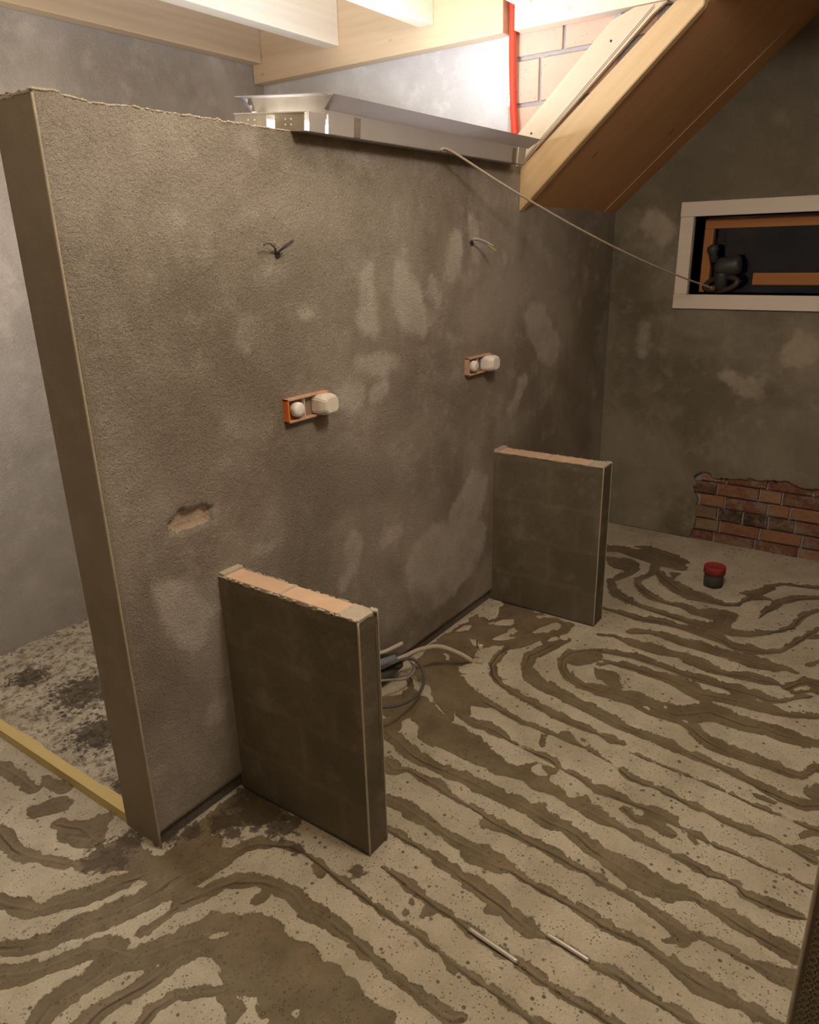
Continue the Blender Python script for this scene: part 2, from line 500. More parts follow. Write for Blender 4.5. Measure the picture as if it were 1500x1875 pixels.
[1156, 890, 17, 1151, 838, 11, 1143, 784, 11, 1132, 729, 15, 1129, 681, 12, 1125, 635, 12, 1122, 590, 14, 1119, 546, 16, 1113, 495, 10, 1113, 425, 11],
[1185, 908, 12],
[1118, 711, 12],
[1107, 633, 7],
[1167, 1214, 9, 1160, 1183, 12],
[1035, 1462, 38, 989, 1478, 48, 935, 1495, 53, 873, 1507, 42],
[973, 1490, 46, 911, 1508, 45, 845, 1517, 41, 787, 1533, 35, 734, 1553, 34, 685, 1577, 29, 637, 1600, 25, 591, 1623, 20, 550, 1653, 20, 505, 1711, 15],
[878, 1424, 26, 923, 1405, 21, 969, 1386, 15, 1005, 1362, 22, 1041, 1304, 15, 1056, 1256, 17, 1062, 1200, 18, 1048, 1146, 23, 1051, 1097, 26, 1054,
1049, 20, 1048, 989, 17, 1038, 939, 19, 1032, 883, 16, 1027, 830, 14, 1025, 796, 14],
[1030, 1267, 9, 995, 1261, 7],
[1023, 844, 15, 1021, 794, 16, 1016, 744, 15, 1011, 696, 18, 1010, 652, 21, 1028, 633, 13],
[921, 1396, 15, 885, 1414, 15, 855, 1424, 4, 810, 1426, 3, 763, 1436, 7],
[756, 1433, 11],
[587, 1852, 17, 616, 1776, 21, 633, 1734, 20, 677, 1703, 19, 722, 1671, 27, 774, 1647, 26, 826, 1623, 23, 859, 1603, 20],
[722, 2103, 23, 712, 2014, 15, 720, 1946, 20, 743, 1892, 12, 769, 1821, 12, 798, 1757, 11, 841, 1714, 23],
[844, 1988, 16, 874, 1910, 29, 870, 1841, 34, 840, 1917, 27],
[473, 1624, 29, 511, 1581, 26, 550, 1551, 18, 595, 1529, 19, 640, 1506, 21, 670, 1476, 30, 685, 1418, 31, 701, 1380, 28, 745, 1352, 32, 795, 1330, 35,
839, 1297, 36, 860, 1266, 26],
[650, 1427, 40, 609, 1425, 25, 565, 1435, 25, 533, 1443, 29, 499, 1442, 26, 467, 1428, 20],
[520, 1338, 21, 573, 1340, 19, 612, 1328, 19, 653, 1313, 18, 692, 1304, 19, 727, 1300, 14, 763, 1290, 13, 795, 1272, 9],
[600, 1233, 10, 643, 1238, 12, 683, 1225, 12, 723, 1185, 8, 755, 1145, 5],
[879, 2431, 17, 889, 2373, 18, 891, 2291, 17, 886, 2208, 16],
[934, 2213, 18, 944, 2123, 18],
[839, 2097, 26, 891, 2067, 34],
[852, 1944, 29, 874, 1878, 54, 932, 1891, 26],
[947, 1112, 11, 956, 1043, 17],
]
MORTAR_AREAS = [
[2260, 1620, 2352, 1637, 2507, 1638, 2636, 1617, 2817, 1612, 2939, 1567, 2930, 1435, 2916, 1291, 2905, 1176, 2803, 1181, 2728, 1224, 2632, 1206, 2689,
1248, 2639, 1265, 2549, 1311, 2569, 1350, 2534, 1404, 2491, 1423, 2449, 1442, 2391, 1419, 2299, 1431, 2249, 1386, 2187, 1287, 2160, 1199, 2115, 1180,
2089, 1255, 2035, 1216, 2018, 1276, 1965, 1256, 1947, 1157, 1922, 1059, 1909, 1063, 1871, 979, 1830, 1041, 1855, 1174, 1853, 1252, 1799, 1229, 1819,
1318, 1872, 1348, 1894, 1397, 1861, 1413, 1818, 1382, 1763, 1387, 1752, 1419, 1804, 1499, 1854, 1456, 1855, 1539, 1924, 1593, 2000, 1515, 2161, 1580],
[1905, 1371, 1999, 1329, 2014, 1273, 1962, 1253, 1945, 1168, 1929, 1146, 1930, 1099, 1921, 1052, 1895, 1078, 1883, 997, 1874, 942, 1905, 908, 1924,
907, 1943, 851, 1941, 813, 1909, 809, 1892, 822, 1858, 821, 1859, 770, 1834, 734, 1865, 688, 1844, 660, 1847, 633, 1799, 614, 1775, 650, 1791, 681,
1793, 725, 1808, 772, 1799, 834, 1817, 896, 1809, 945, 1794, 981, 1807, 1028, 1798, 1068, 1811, 1146, 1815, 1227, 1844, 1259, 1833, 1321],
[767, 1367, 839, 1329, 884, 1333, 924, 1284, 918, 1265, 968, 1227, 969, 1156, 955, 1109, 976, 1061, 966, 1020, 946, 986, 971, 950, 954, 915, 972, 881,
945, 835, 946, 765, 916, 743, 777, 945, 763, 1012, 799, 1061, 774, 1105, 755, 1057, 703, 1053, 743, 1109, 742, 1130, 777, 1136, 802, 1189, 814, 1226,
793, 1273, 733, 1321],
[865, 1787, 930, 1753, 927, 1635, 940, 1606, 984, 1602, 1062, 1599, 1088, 1530, 1056, 1494, 961, 1508, 861, 1572, 860, 1638, 829, 1732],
[948, 1606, 1113, 1630, 1274, 1639, 1302, 1617, 1276, 1405, 1196, 1457, 1136, 1546, 1068, 1566, 1029, 1609, 945, 1582],  # corner between nearer cross wall and partition, drawn dark like the filler
]
BARE_AREAS = [
[2161, 1580, 2124, 1517, 2114, 1454, 2044, 1393, 1984, 1293, 1995, 1327, 2037, 1422, 2065, 1490, 2122, 1559],
[2758, 1618, 2851, 1615, 2921, 1565, 2785, 1522, 2740, 1536, 2736, 1597],
[2695, 1526, 2774, 1484, 2800, 1444, 2745, 1423, 2694, 1502],
[2551, 1619, 2624, 1609, 2661, 1553, 2603, 1565, 2549, 1610],
[2572, 1440, 2669, 1412, 2736, 1411, 2710, 1374, 2641, 1382, 2666, 1344, 2605, 1377],
[2730, 1318, 2809, 1299, 2884, 1261, 2870, 1218, 2777, 1247, 2729, 1296],
[2716, 1218, 2827, 1170, 2812, 1143, 2745, 1162],
[2366, 1547, 2357, 1515, 2296, 1479, 2325, 1520],
[2534, 1523, 2540, 1489, 2502, 1452, 2496, 1485],
[2072, 1656, 2128, 1631, 2098, 1556, 2046, 1519, 1987, 1534, 2029, 1602],
[2892, 1369, 2943, 1318, 2913, 1296, 2873, 1345],
[1894, 898, 1924, 880, 1893, 833, 1871, 854, 1874, 888],
[836, 1282, 871, 1274, 903, 1236, 882, 1232, 835, 1263],
[824, 970, 834, 955, 813, 940, 807, 954],
[765, 1015, 791, 990, 772, 980, 755, 1005],
[926, 1000, 920, 978, 911, 980],
[2446, 706, 2458, 687, 2439, 673, 2434, 690],
[2498, 645, 2499, 626, 2483, 624, 2480, 637],
[2727, 579, 2711, 492, 2719, 424, 2689, 497, 2700, 555],
[2442, 553, 2448, 528, 2431, 529, 2429, 549],
[2633, 860, 2663, 835, 2658, 743, 2616, 654, 2612, 586, 2590, 531, 2532, 584, 2518, 657, 2528, 751, 2505, 813, 2563, 810],
[1891, 553, 1892, 529, 1884, 512, 1875, 532],
[811, 1601, 853, 1594, 879, 1564, 827, 1551, 803, 1556, 804, 1577],
[911, 1535, 927, 1529, 938, 1523, 917, 1517],
[693, 1436, 714, 1442, 758, 1430, 763, 1400, 721, 1409, 694, 1419],
[845, 1288, 866, 1273, 845, 1250, 838, 1268],
]
DRY_PATCHES = [
[2064, 1591, 10, 2043, 1558, 25, 2034, 1502, 31, 2034, 1439, 32, 2070, 1389, 24],
[2257, 1638, 21, 2244, 1591, 33, 2242, 1537, 39, 2272, 1487, 61, 2325, 1415, 51, 2369, 1373, 26],
[2444, 1509, 32, 2467, 1482, 23],
[2725, 1722, 23, 2767, 1635, 27],
[2607, 1664, 39, 2581, 1580, 39],
[1986, 1292, 21, 2062, 1263, 30, 2186, 1266, 22],
[1913, 1201, 27, 1959, 1182, 36],
[2056, 1172, 25, 2107, 1176, 22],
[3075, 931, 17],
[3145, 931, 17],
[3174, 1048, 12, 3150, 1001, 10],
[1737, 1463, 9],
[3005, 1603, 16],
[3078, 1598, 9],
[1898, 626, 42, 1872, 563, 23, 1827, 508, 16],
[1901, 674, 15],
[2164, 602, 24, 2082, 603, 18],
[2294, 405, 57, 2336, 464, 49],
[1097, 787, 24, 1142, 724, 49, 1184, 660, 62],
[1220, 344, 31],
[1434, 782, 11, 1503, 770, 11],
[2669, 506, 105, 2763, 608, 79],
[3220, 1034, 21, 3087, 926, 16],
[3317, 1307, 78, 3512, 1156, 70],
[2443, 349, 156, 2717, 357, 110],
]
DAMP_PATCHES = [
[2412, 1647, 49],
[2135, 1484, 24],
[2144, 438, 35, 2111, 489, 23],
[2288, 223, 42],
[3976, 1337, 119, 3881, 934, 158, 4002, 598, 103],
[1220, 1220, 133],
[1037, 525, 100, 966, 423, 50],
[2355, 203, 65, 2277, 287, 37],
[1228, 1097, 92],
[1676, 910, 131, 2084, 839, 85],
]
FAR_DRY = [
[859, 2204, 53],
[1409, 1749, 84, 1360, 1692, 70],
[795, 898, 76, 954, 958, 53],
[1423, 1201, 67, 1429, 1079, 56],
[603, 1123, 110],
]
FAR_DAMP_AREA = [1410, 1925, 1396, 1871, 1351, 1823, 1270, 1813, 1137, 1865, 633, 1854, 780, 2876, 1078, 2498]
BRICK_OPENING = [1069, 378, 1018, 419, 990, 410, 960, 382, 847, 397, 782, 401, 767, 419, 737, 402, 639, 420, 570, 425, 543, 405, 481, 397, 426, 406, 277, 425, 206, -42, 1056, 5, 1042, 53, 1030, 124, 1041, 173, 1033, 242, 1059, 287, 1046, 336]
WALL_BREAK = [1142, 946, 1151, 972, 1184, 989, 1214, 985, 1265, 989, 1293, 972, 1290, 929, 1230, 926, 1179, 921]

# ---------------------------------------------------------------- material set
DRY_PATCHES = [[int(v * (1.3 if i % 3 == 2 else 1)) for i, v in enumerate(s)] for s in DRY_PATCHES]
XW, XF, YP, YL = 3.17, 4.27, 1.635, 3.18     # gable wall, window wall, partition face, left wall
M = {}
M['render'] = plaster('cement_render', (0.420, 0.366, 0.312), (0.62, 0.565, 0.505), (0.235, 0.190, 0.145), grain=0.70)
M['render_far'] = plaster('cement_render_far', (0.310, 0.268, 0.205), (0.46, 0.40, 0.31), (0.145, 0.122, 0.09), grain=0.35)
M['render_side'] = plaster('cement_render_side', (0.50, 0.465, 0.43), (0.68, 0.64, 0.60), (0.34, 0.31, 0.28), use_attr=False, grain=0.35)
M['render_fin'] = plaster('cement_render_fresh', (0.190, 0.158, 0.112), (0.30, 0.26, 0.19), (0.120, 0.098, 0.066), use_attr=False, grain=0.3)
_k = M['render_fin'].node_tree
def ghost_blocks(mat, amount):
    t = mat.node_tree; bs = t.nodes['Principled BSDF']; L = bs.inputs['Base Color'].links[0].from_socket
    tc = t.nodes.new('ShaderNodeTexCoord'); sx = t.nodes.new('ShaderNodeSeparateXYZ'); cx = t.nodes.new('ShaderNodeCombineXYZ')
    t.links.new(tc.outputs['Object'], sx.inputs[0]); t.links.new(sx.outputs[1], cx.inputs[0]); t.links.new(sx.outputs[2], cx.inputs[1])
    nz = t.nodes.new('ShaderNodeTexNoise'); nz.inputs['Scale'].default_value = 5
    ad = t.nodes.new('ShaderNodeVectorMath'); ad.operation = 'MULTIPLY_ADD'
    t.links.new(nz.outputs['Color'], ad.inputs[0]); ad.inputs[1].default_value = (0.05, 0.05, 0); t.links.new(cx.outputs[0], ad.inputs[2])
    br = t.nodes.new('ShaderNodeTexBrick'); t.links.new(ad.outputs[0], br.inputs['Vector'])
    br.inputs['Scale'].default_value = 1; br.inputs['Brick Width'].default_value = 0.28; br.inputs['Row Height'].default_value = 0.19
    br.inputs['Mortar Size'].default_value = 0.022; br.inputs['Mortar Smooth'].default_value = 1.0
    br.inputs['Color1'].default_value = (0.55, 0.55, 0.55, 1); br.inputs['Color2'].default_value = (0.95, 0.93, 0.9, 1); br.inputs['Mortar'].default_value = (1.5, 1.45, 1.3, 1)
    mx = t.nodes.new('ShaderNodeMix'); mx.data_type = 'RGBA'; mx.blend_type = 'MULTIPLY'; mx.inputs[0].default_value = amount
    t.links.new(L, mx.inputs[6]); t.links.new(br.outputs['Color'], mx.inputs[7]); t.links.new(mx.outputs[2], bs.inputs['Base Color'])
ghost_blocks(M['render_fin'], 0.17)
M['render_end'] = plaster('cement_render_smooth_shaded', (0.27, 0.225, 0.165), (0.33, 0.28, 0.21), (0.21, 0.17, 0.12), use_attr=False, grain=0.12)  # smooth render; shade of the partition end face put into the darker colour
M['wood'] = wood('spruce', (0.72, 0.58, 0.42), 'X')
M['wood_pale'] = wood('pale_spruce', (0.86, 0.79, 0.68), 'X', dark=0.82)
M['wood_y'] = wood('spruce_beam', (0.74, 0.58, 0.40), 'Y')
A43 = math.radians(42.6)
M['wood_raf'] = wood('spruce_rafter', (0.70, 0.51, 0.30), 'Y', rotx=A43, knots=0.5)
M['wood_board'] = wood('spruce_board', (0.66, 0.56, 0.43), 'Y', rotx=A43, dark=0.82)
M['ply'] = wood('plywood', (0.66, 0.38, 0.20), 'Y', rotx=A43, dark=0.62, knots=0.9)
M['sash'] = wood('stained_wood', (0.48, 0.20, 0.065), 'Y', knots=0.4)
M['batten'] = wood('yellow_batten', (0.70, 0.56, 0.25), 'Y', dark=0.8, knots=0.3)
M['white_board'] = wood('white_board', (0.80, 0.72, 0.66), 'Y', dark=0.90, knots=0.0, rough=0.7)
M['steel'] = plain('galvanised_steel', (0.42, 0.39, 0.38), 0.5, 0.35, 0.10, 7)
M['steel_rust'] = plain('stained_steel', (0.36, 0.31, 0.24), 0.7, 0.2, 0.35, 14)
M['red'] = plain('red_conduit', (0.72, 0.055, 0.025), 0.45, 0, 0.15, 12)
M['red_cap'] = plain('red_cap', (0.30, 0.035, 0.032), 0.6, 0, 0.4, 40)
M['grey_pipe'] = plain('grey_pipe', (0.085, 0.082, 0.075), 0.55, 0, 0.15, 30)
M['grey_dark'] = plain('dark_grey_plastic', (0.055, 0.05, 0.045), 0.5, 0, 0.15, 30)
M['conduit'] = plain('pale_conduit', (0.52, 0.46, 0.39), 0.55, 0, 0.12, 30)
M['cable_dark'] = plain('grey_cable', (0.10, 0.09, 0.078), 0.5, 0, 0.15, 30)
M['cable_mid'] = plain('light_grey_cable', (0.30, 0.27, 0.23), 0.5, 0, 0.15, 30)
M['cable_lamp'] = plain('beige_cable', (0.50, 0.42, 0.33), 0.5, 0, 0.1, 30)
M['box_clay'] = plain('dusty_orange_plastic', (0.56, 0.33, 0.23), 0.75, 0, 0.3, 60)
M['box_orange'] = plain('orange_plastic', (0.72, 0.17, 0.03), 0.5, 0, 0.2, 40)
M['cap_white'] = plain('white_plastic', (0.80, 0.74, 0.70), 0.5, 0, 0.08, 40)
M['cap_cream'] = plain('cream_plastic', (0.74, 0.68, 0.58), 0.5, 0, 0.10, 30)
M['brass'] = plain('brass', (0.45, 0.26, 0.10), 0.4, 0.7, 0.2, 30)
M['rubber'] = plain('black_rubber', (0.03, 0.027, 0.024), 0.4, 0, 0.2, 40)
M['reel'] = plain('worn_dark_metal', (0.075, 0.055, 0.038), 0.5, 0.3, 0.35, 25)
M['reel_grey'] = plain('dark_cast_metal', (0.06, 0.065, 0.06), 0.5, 0.3, 0.3, 25)
M['pipe_alu'] = plain('aluminium_pipe', (0.62, 0.58, 0.54), 0.3, 0.45, 0.06, 30)
M['bead'] = plain('plastered_bead', (0.43, 0.37, 0.27), 0.7, 0.1, 0.25, 50)
M['bead_end'] = plain('galvanised_bead', (0.27, 0.225, 0.13), 0.55, 0.2, 0.35, 60)
M['mortar'] = plain('grey_mortar', (0.40, 0.38, 0.37), 0.95, 0, 0.2, 30, bump=0.5)
M['crust'] = plain('plaster_crumbs', (0.50, 0.44, 0.35), 0.95, 0, 0.25, 60, bump=0.6)
M['clay'] = plain('pink_clay_block', (0.68, 0.47, 0.33), 0.9, 0, 0.22, 14, bump=0.3)
M['copper_y'] = plain('yellow_green_wire', (0.55, 0.46, 0.06), 0.5, 0, 0.1, 30)
M['wire_brown'] = plain('brown_wire', (0.16, 0.055, 0.025), 0.5, 0, 0.1, 30)
M['wire_blue'] = plain('grey_blue_wire', (0.18, 0.19, 0.22), 0.5, 0, 0.1, 30)

# gable clay blocks: peach face with rusty pinholes
k = NT('gable_block', 0.9, 0, 0.2)
n = k.noise(6, 4)
c = k.mix(n, (0.58, 0.39, 0.29), (0.70, 0.49, 0.38))
sp = k.math('MULTIPLY', k.step(k.voro(75), 0.10, 0.20, 1, 0), k.step(k.noise(14, 2), 0.50, 0.60))
c = k.mix(k.math('MULTIPLY', sp, 0.75), c, (0.36, 0.12, 0.05))
k.color(c); k.bump(k.noise(90, 3), 0.3, 0.003)
M['gable_block'] = k.m

# old bricks: colour per brick
k = NT('old_brick', 0.92, 0, 0.2)
o = k.n('ShaderNodeAttribute'); o.attribute_name = 'tint'
nn = k.noise(28, 5, 0.7)
c = k.mix(k.step(nn, 0.3, 0.75, 0, 0.55), o.outputs['Color'], (0.40, 0.235, 0.135))
c = k.mix(k.step(k.noise(60, 4, 0.7, loc=(3, 1, 2)), 0.55, 0.72, 0, 0.5), c, (0.10, 0.055, 0.035))
c = k.mix(k.step(k.noise(13, 5, 0.75, loc=(1, 4, 2)), 0.48, 0.64, 0, 0.70), c, (0.34, 0.27, 0.21))
k.color(c); k.bump(nn, 1.0, 0.018); k.bump(k.noise(150, 3), 0.6, 0.005)
M['brick'] = k.m

# night window glass
k = NT('window_glass', 0.03, 0, 0.5)
k.b.inputs['Transmission Weight'].default_value = 1.0
k.b.inputs['IOR'].default_value = 1.45
k.b.inputs['Base Color'].default_value = (0.55, 0.62, 0.75, 1)
M['glass'] = k.m

k = NT('led_tube', 0.5)
k.b.inputs['Emission Color'].default_value = (1.0, 0.98, 0.97, 1)
k.b.inputs['Emission Strength'].default_value = 7.0
M['led'] = k.m

# floor: pale screed, ragged wet filler over the heating loops
k = NT('screed', 0.85, 0, 0.35)
nA = k.noise(17, 4, 0.55, dist=0.7)
nB = k.noise(80, 4, 0.6)
nC = k.noise(5, 4, 0.6)
pale = k.mix(k.step(nC, 0.3, 0.7), (0.45, 0.395, 0.30), (0.60, 0.54, 0.43))
pale = k.mix(k.step(k.noise(160, 4, 0.75), 0.42, 0.75, 0, 0.55), pale, (0.30, 0.25, 0.175))
pale = k.mix(k.step(k.noise(11, 5, 0.75, loc=(4, 2, 0)), 0.50, 0.72, 0, 0.55), pale, (0.34, 0.30, 0.225))
pit = k.math('MULTIPLY', k.step(k.voro(34), 0.10, 0.22, 1, 0), k.step(k.noise(7, 4, 0.7, loc=(9, 0, 0)), 0.47, 0.54))
pit2 = k.math('MULTIPLY', k.step(k.voro(90), 0.10, 0.24, 1, 0), k.step(k.noise(9, 4, 0.7, loc=(1, 7, 0)), 0.42, 0.52))
pits = k.math('MAXIMUM', pit, k.math('MULTIPLY', pit2, 0.8))
pale = k.mix(k.math('MULTIPLY', pits, 0.8), pale, (0.085, 0.062, 0.04))
# broken coarse zone behind the partition
rz = k.attr('coarse')
big = k.step(k.noise(26, 7, 0.8, dist=0.3, loc=(2, 5, 0)), 0.50, 0.64)
pale = k.mix(k.math('MULTIPLY', k.math('MULTIPLY', big, rz), 0.80), pale, (0.13, 0.105, 0.075))
dm = k.step(k.math('ADD', k.attr('dark_patch'), k.math('MULTIPLY', k.math('SUBTRACT', k.noise(38, 6, 0.75, loc=(8, 3, 0)), 0.5), 2.2)), 0.42, 0.60)
dm = k.math('MULTIPLY', dm, k.step(k.attr('dark_patch'), 0.01, 0.12))
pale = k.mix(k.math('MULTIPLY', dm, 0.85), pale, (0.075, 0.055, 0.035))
field = k.math('ADD', k.attr('wet'), k.math('ADD', k.math('MULTIPLY', k.math('SUBTRACT', nA, 0.5), 0.050), k.math('MULTIPLY', k.math('SUBTRACT', nB, 0.5), 0.009)))
wet = k.step(field, -0.0022, 0.0022)
wc = k.mix(k.step(k.noise(7, 4, 0.65, loc=(7, 7, 0)), 0.3, 0.7), (0.150, 0.115, 0.068), (0.235, 0.182, 0.115))
wc = k.mix(k.step(nB, 0.5, 0.8, 0, 0.35), wc, (0.12, 0.088, 0.05))
rim = k.math('MULTIPLY', k.step(field, -0.001, 0.0045, 1, 0), wet)
wc = k.mix(k.math('MULTIPLY', rim, 0.55), wc, (0.095, 0.068, 0.036))
# drag lines and open slots along each run
off = k.math('ADD', k.attr('along'), k.math('MULTIPLY', k.math('SUBTRACT', k.noise(9, 3), 0.5), 0.016))
ln = k.step(k.math('ABSOLUTE', k.math('SUBTRACT', off, 0.004)), 0.0012, 0.0042, 1, 0)
ln = k.math('MULTIPLY', ln, k.step(k.noise(3.6, 3, 0.6, loc=(5, 5, 0)), 0.44, 0.60, 0.15, 1.0))
wc = k.mix(k.math('MULTIPLY', ln, 0.75), wc, (0.050, 0.034, 0.018))
ln2 = k.step(k.math('ABSOLUTE', k.math('SUBTRACT', off, -0.006)), 0.001, 0.004, 1, 0)
wc = k.mix(k.math('MULTIPLY', ln2, 0.16), wc, (0.40, 0.32, 0.22))
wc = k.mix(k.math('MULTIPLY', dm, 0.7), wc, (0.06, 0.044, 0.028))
c = k.mix(wet, pale, wc)
k.color(c)
k.rough(k.step(wet, 0, 1, 0.9, 0.55))
k.bump(k.math('SUBTRACT', k.math('MULTIPLY', k.math('ADD', k.noise(150, 4, 0.75), nC), 0.5), k.math('ADD', k.math('MULTIPLY', wet, 0.45), k.math('MULTIPLY', ln, 0.6))), 0.55, 0.006)
k.bump(k.math('MULTIPLY', k.math('ADD', pits, k.math('MULTIPLY', big, rz)), -1.0), 0.6, 0.008)
M['floor'] = k.m

# ---------------------------------------------------------------- floor
fx = np.concatenate([np.linspace(-1.5, 0.30, 12)[:-1], np.arange(0.30, 4.30, 0.008)])
fy = np.concatenate([np.linspace(-1.2, -0.10, 8)[:-1], np.arange(-0.10, 3.24, 0.008)])
FX, FY = np.meshgrid(fx, fy, indexing='ij')
W_, S_ = stroke_field(FX, FY, MORTAR_STROKES)
for p in MORTAR_AREAS: W_ = np.maximum(W_, poly_field(FX, FY, p))
for p in BARE_AREAS: W_ = np.minimum(W_, -poly_field(FX, FY, p))
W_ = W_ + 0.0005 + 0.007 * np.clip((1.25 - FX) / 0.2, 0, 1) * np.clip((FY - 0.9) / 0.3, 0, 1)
COARSE = np.clip((FY - 1.86) / 0.12, 0, 1) * np.clip((FX - 0.98) / 0.08, 0, 1)
DARK_PATCH = np.zeros_like(FX)  # darkened floor patches by the nearer cross wall and behind the partition
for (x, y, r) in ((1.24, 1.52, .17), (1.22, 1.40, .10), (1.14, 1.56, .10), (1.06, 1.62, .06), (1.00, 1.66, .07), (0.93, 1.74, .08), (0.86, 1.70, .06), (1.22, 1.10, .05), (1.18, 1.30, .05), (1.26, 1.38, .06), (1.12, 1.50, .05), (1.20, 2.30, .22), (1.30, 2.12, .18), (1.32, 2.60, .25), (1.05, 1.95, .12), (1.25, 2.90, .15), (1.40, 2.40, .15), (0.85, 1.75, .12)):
    DARK_PATCH = np.maximum(DARK_PATCH, np.clip(1 - np.hypot(FX - x, FY - y) / r, 0, 1))
rng = np.random.default_rng(3)
n1 = np.zeros_like(FX)
i0 = 11; j0 = 7
sub = (slice(i0, None), slice(j0, None))
n1[sub] = vnoise(FX[sub][::3, ::3], FY[sub][::3, ::3], 9.0, 1.3).repeat(3, 0).repeat(3, 1)[:FX[sub].shape[0], :FX[sub].shape[1]]
nz = vnoise(FX[sub][::2, ::2], FY[sub][::2, ::2], 45.0, 4.1).repeat(2, 0).repeat(2, 1)[:FX[sub].shape[0], :FX[sub].shape[1]]
DARKN = np.zeros_like(FX); DARKN[sub] = nz
DARK_PATCH = np.clip(DARK_PATCH, 0, 1)
FZ = -0.0045 * np.clip((W_ + 0.004) / 0.010, 0, 1)
CZ = np.zeros_like(FX); CZ[sub] = np.abs(nz)
FZ = FZ - COARSE * CZ * 0.014
V = np.stack([FX.ravel(), FY.ravel(), FZ.ravel()], 1)
fl, used = np_mesh('floor', V, grid_faces(len(fx), len(fy)), M['floor'])
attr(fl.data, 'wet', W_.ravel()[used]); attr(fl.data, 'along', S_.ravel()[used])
attr(fl.data, 'coarse', COARSE.ravel()[used]); attr(fl.data, 'dark_patch', DARK_PATCH.ravel()[used])
tag(fl, kind='structure')

# ---------------------------------------------------------------- partition with its knee wall continuation
X0, X1, ZT, ZK, TH = 0.962, 4.29, 1.976, 1.83, 0.168
ux = np.arange(X0, X1, 0.011); vz = np.linspace(0, 1, 181)
def topz(x):
    return np.where(x < 3.145, ZT, ZK)
jag = np.array([noise.noise((float(x) * 14, 0.3, 0)) * 0.005 + noise.noise((float(x) * 60, 0.9, 0)) * 0.006 for x in ux])
jag = jag * np.clip((1.75 - ux) / 0.3, 0.1, 1.0) + np.where(ux < 1.02, 0.006, 0)
TZ = topz(ux) + jag
PX = np.repeat(ux[:, None], len(vz), 1); PZ = TZ[:, None] * vz[None, :]
hole = poly_field(PX, PZ, WALL_BREAK, 0.05)
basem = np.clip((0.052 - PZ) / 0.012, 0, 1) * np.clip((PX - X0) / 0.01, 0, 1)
PY = YP + basem * 0.014
hn = vnoise(PX[::2, ::2], PZ[::2, ::2], 60, 2).repeat(2, 0).repeat(2, 1)[:PX.shape[0], :PX.shape[1]]
PY += np.clip((hole + hn * 0.008) / 0.006, 0, 1) * 0.020
wv = vnoise(PX[::4, ::4], PZ[::4, ::4], 3, 8).repeat(4, 0).repeat(4, 1)[:PX.shape[0], :PX.shape[1]]
k_ = 4
dryf, _ = stroke_field(PX, PZ, DRY_PATCHES); dampf, _ = stroke_field(PX, PZ, DAMP_PATCHES)
V = np.stack([PX.ravel(), PY.ravel(), PZ.ravel()], 1)
Q = grid_faces(len(ux), len(vz))
nv = len(V)
attrs = dict(dry=dryf.ravel(), damp=dampf.ravel(), base=basem.ravel(), hole=(hole > 0.003).astype(float).ravel())
# end face, top and back share the outline
ends = []
ey = np.linspace(YP, YP + TH, 18)
EY, EV = np.meshgrid(ey, vz, indexing='ij')
ej = np.array([noise.noise((float(y) * 50, 5.3, 0)) * 0.010 for y in ey]); ej[0] = 0
EZ = (TZ[0] + ej)[:, None] * vz[None, :]
V = np.vstack([V, np.stack([np.full(EY.size, X0), EY.ravel(), EZ.ravel()], 1)])
Q = np.vstack([Q, grid_faces(len(ey), len(vz), flip=True) + nv])
# crumbled top: rows across the thickness
ty = np.linspace(0, 1, 14)
n2 = len(V)
TX = np.repeat(ux[:, None], len(ty), 1)
TY = YP + TH * ty[None, :].repeat(len(ux), 0)
jn = vnoise(TX, TY, 45, 6) * 0.006
TZZ = TZ[:, None] + jn * (np.clip(np.minimum(ty, 1 - ty) * 8, 0, 1))[None, :]
TZZ[0, :] = np.interp(ty, (ey - YP) / TH, TZ[0] + ej)
V = np.vstack([V, np.stack([TX.ravel(), TY.ravel(), TZZ.ravel()], 1)])
Q = np.vstack([Q, grid_faces(len(ux), len(ty)) + n2])
# back
n3 = len(V)
bz = np.linspace(0, 1, 6)
BX = np.repeat(ux[:, None], len(bz), 1); BZ = TZZ[:, -1][:, None] * bz[None, :]
V = np.vstack([V, np.stack([BX.ravel(), np.full(BX.size, YP + TH), BZ.ravel()], 1)])
Q = np.vstack([Q, grid_faces(len(ux), len(bz), flip=True) + n3])
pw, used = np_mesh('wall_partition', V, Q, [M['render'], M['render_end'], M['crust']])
n_front = len(grid_faces(len(ux), len(vz))); n_end = len(grid_faces(len(ey), len(vz))); n_top = len(grid_faces(len(ux), len(ty)))
mi = np.zeros(len(Q), np.int32); mi[n_front:n_front + n_end] = 1; mi[n_front + n_end:n_front + n_end + n_top] = 2
pw.data.polygons.foreach_set('material_index', mi)
sm = np.ones(len(Q), bool); pw.data.polygons.foreach_set('use_smooth', sm)
for a, dflt in (('dry', -1), ('damp', -1), ('base', 0), ('hole', 0)):
    full = np.concatenate([attrs[a], np.full(len(V) - nv, dflt)])
    attr(pw.data, a, full[used])
tag(pw, kind='structure')


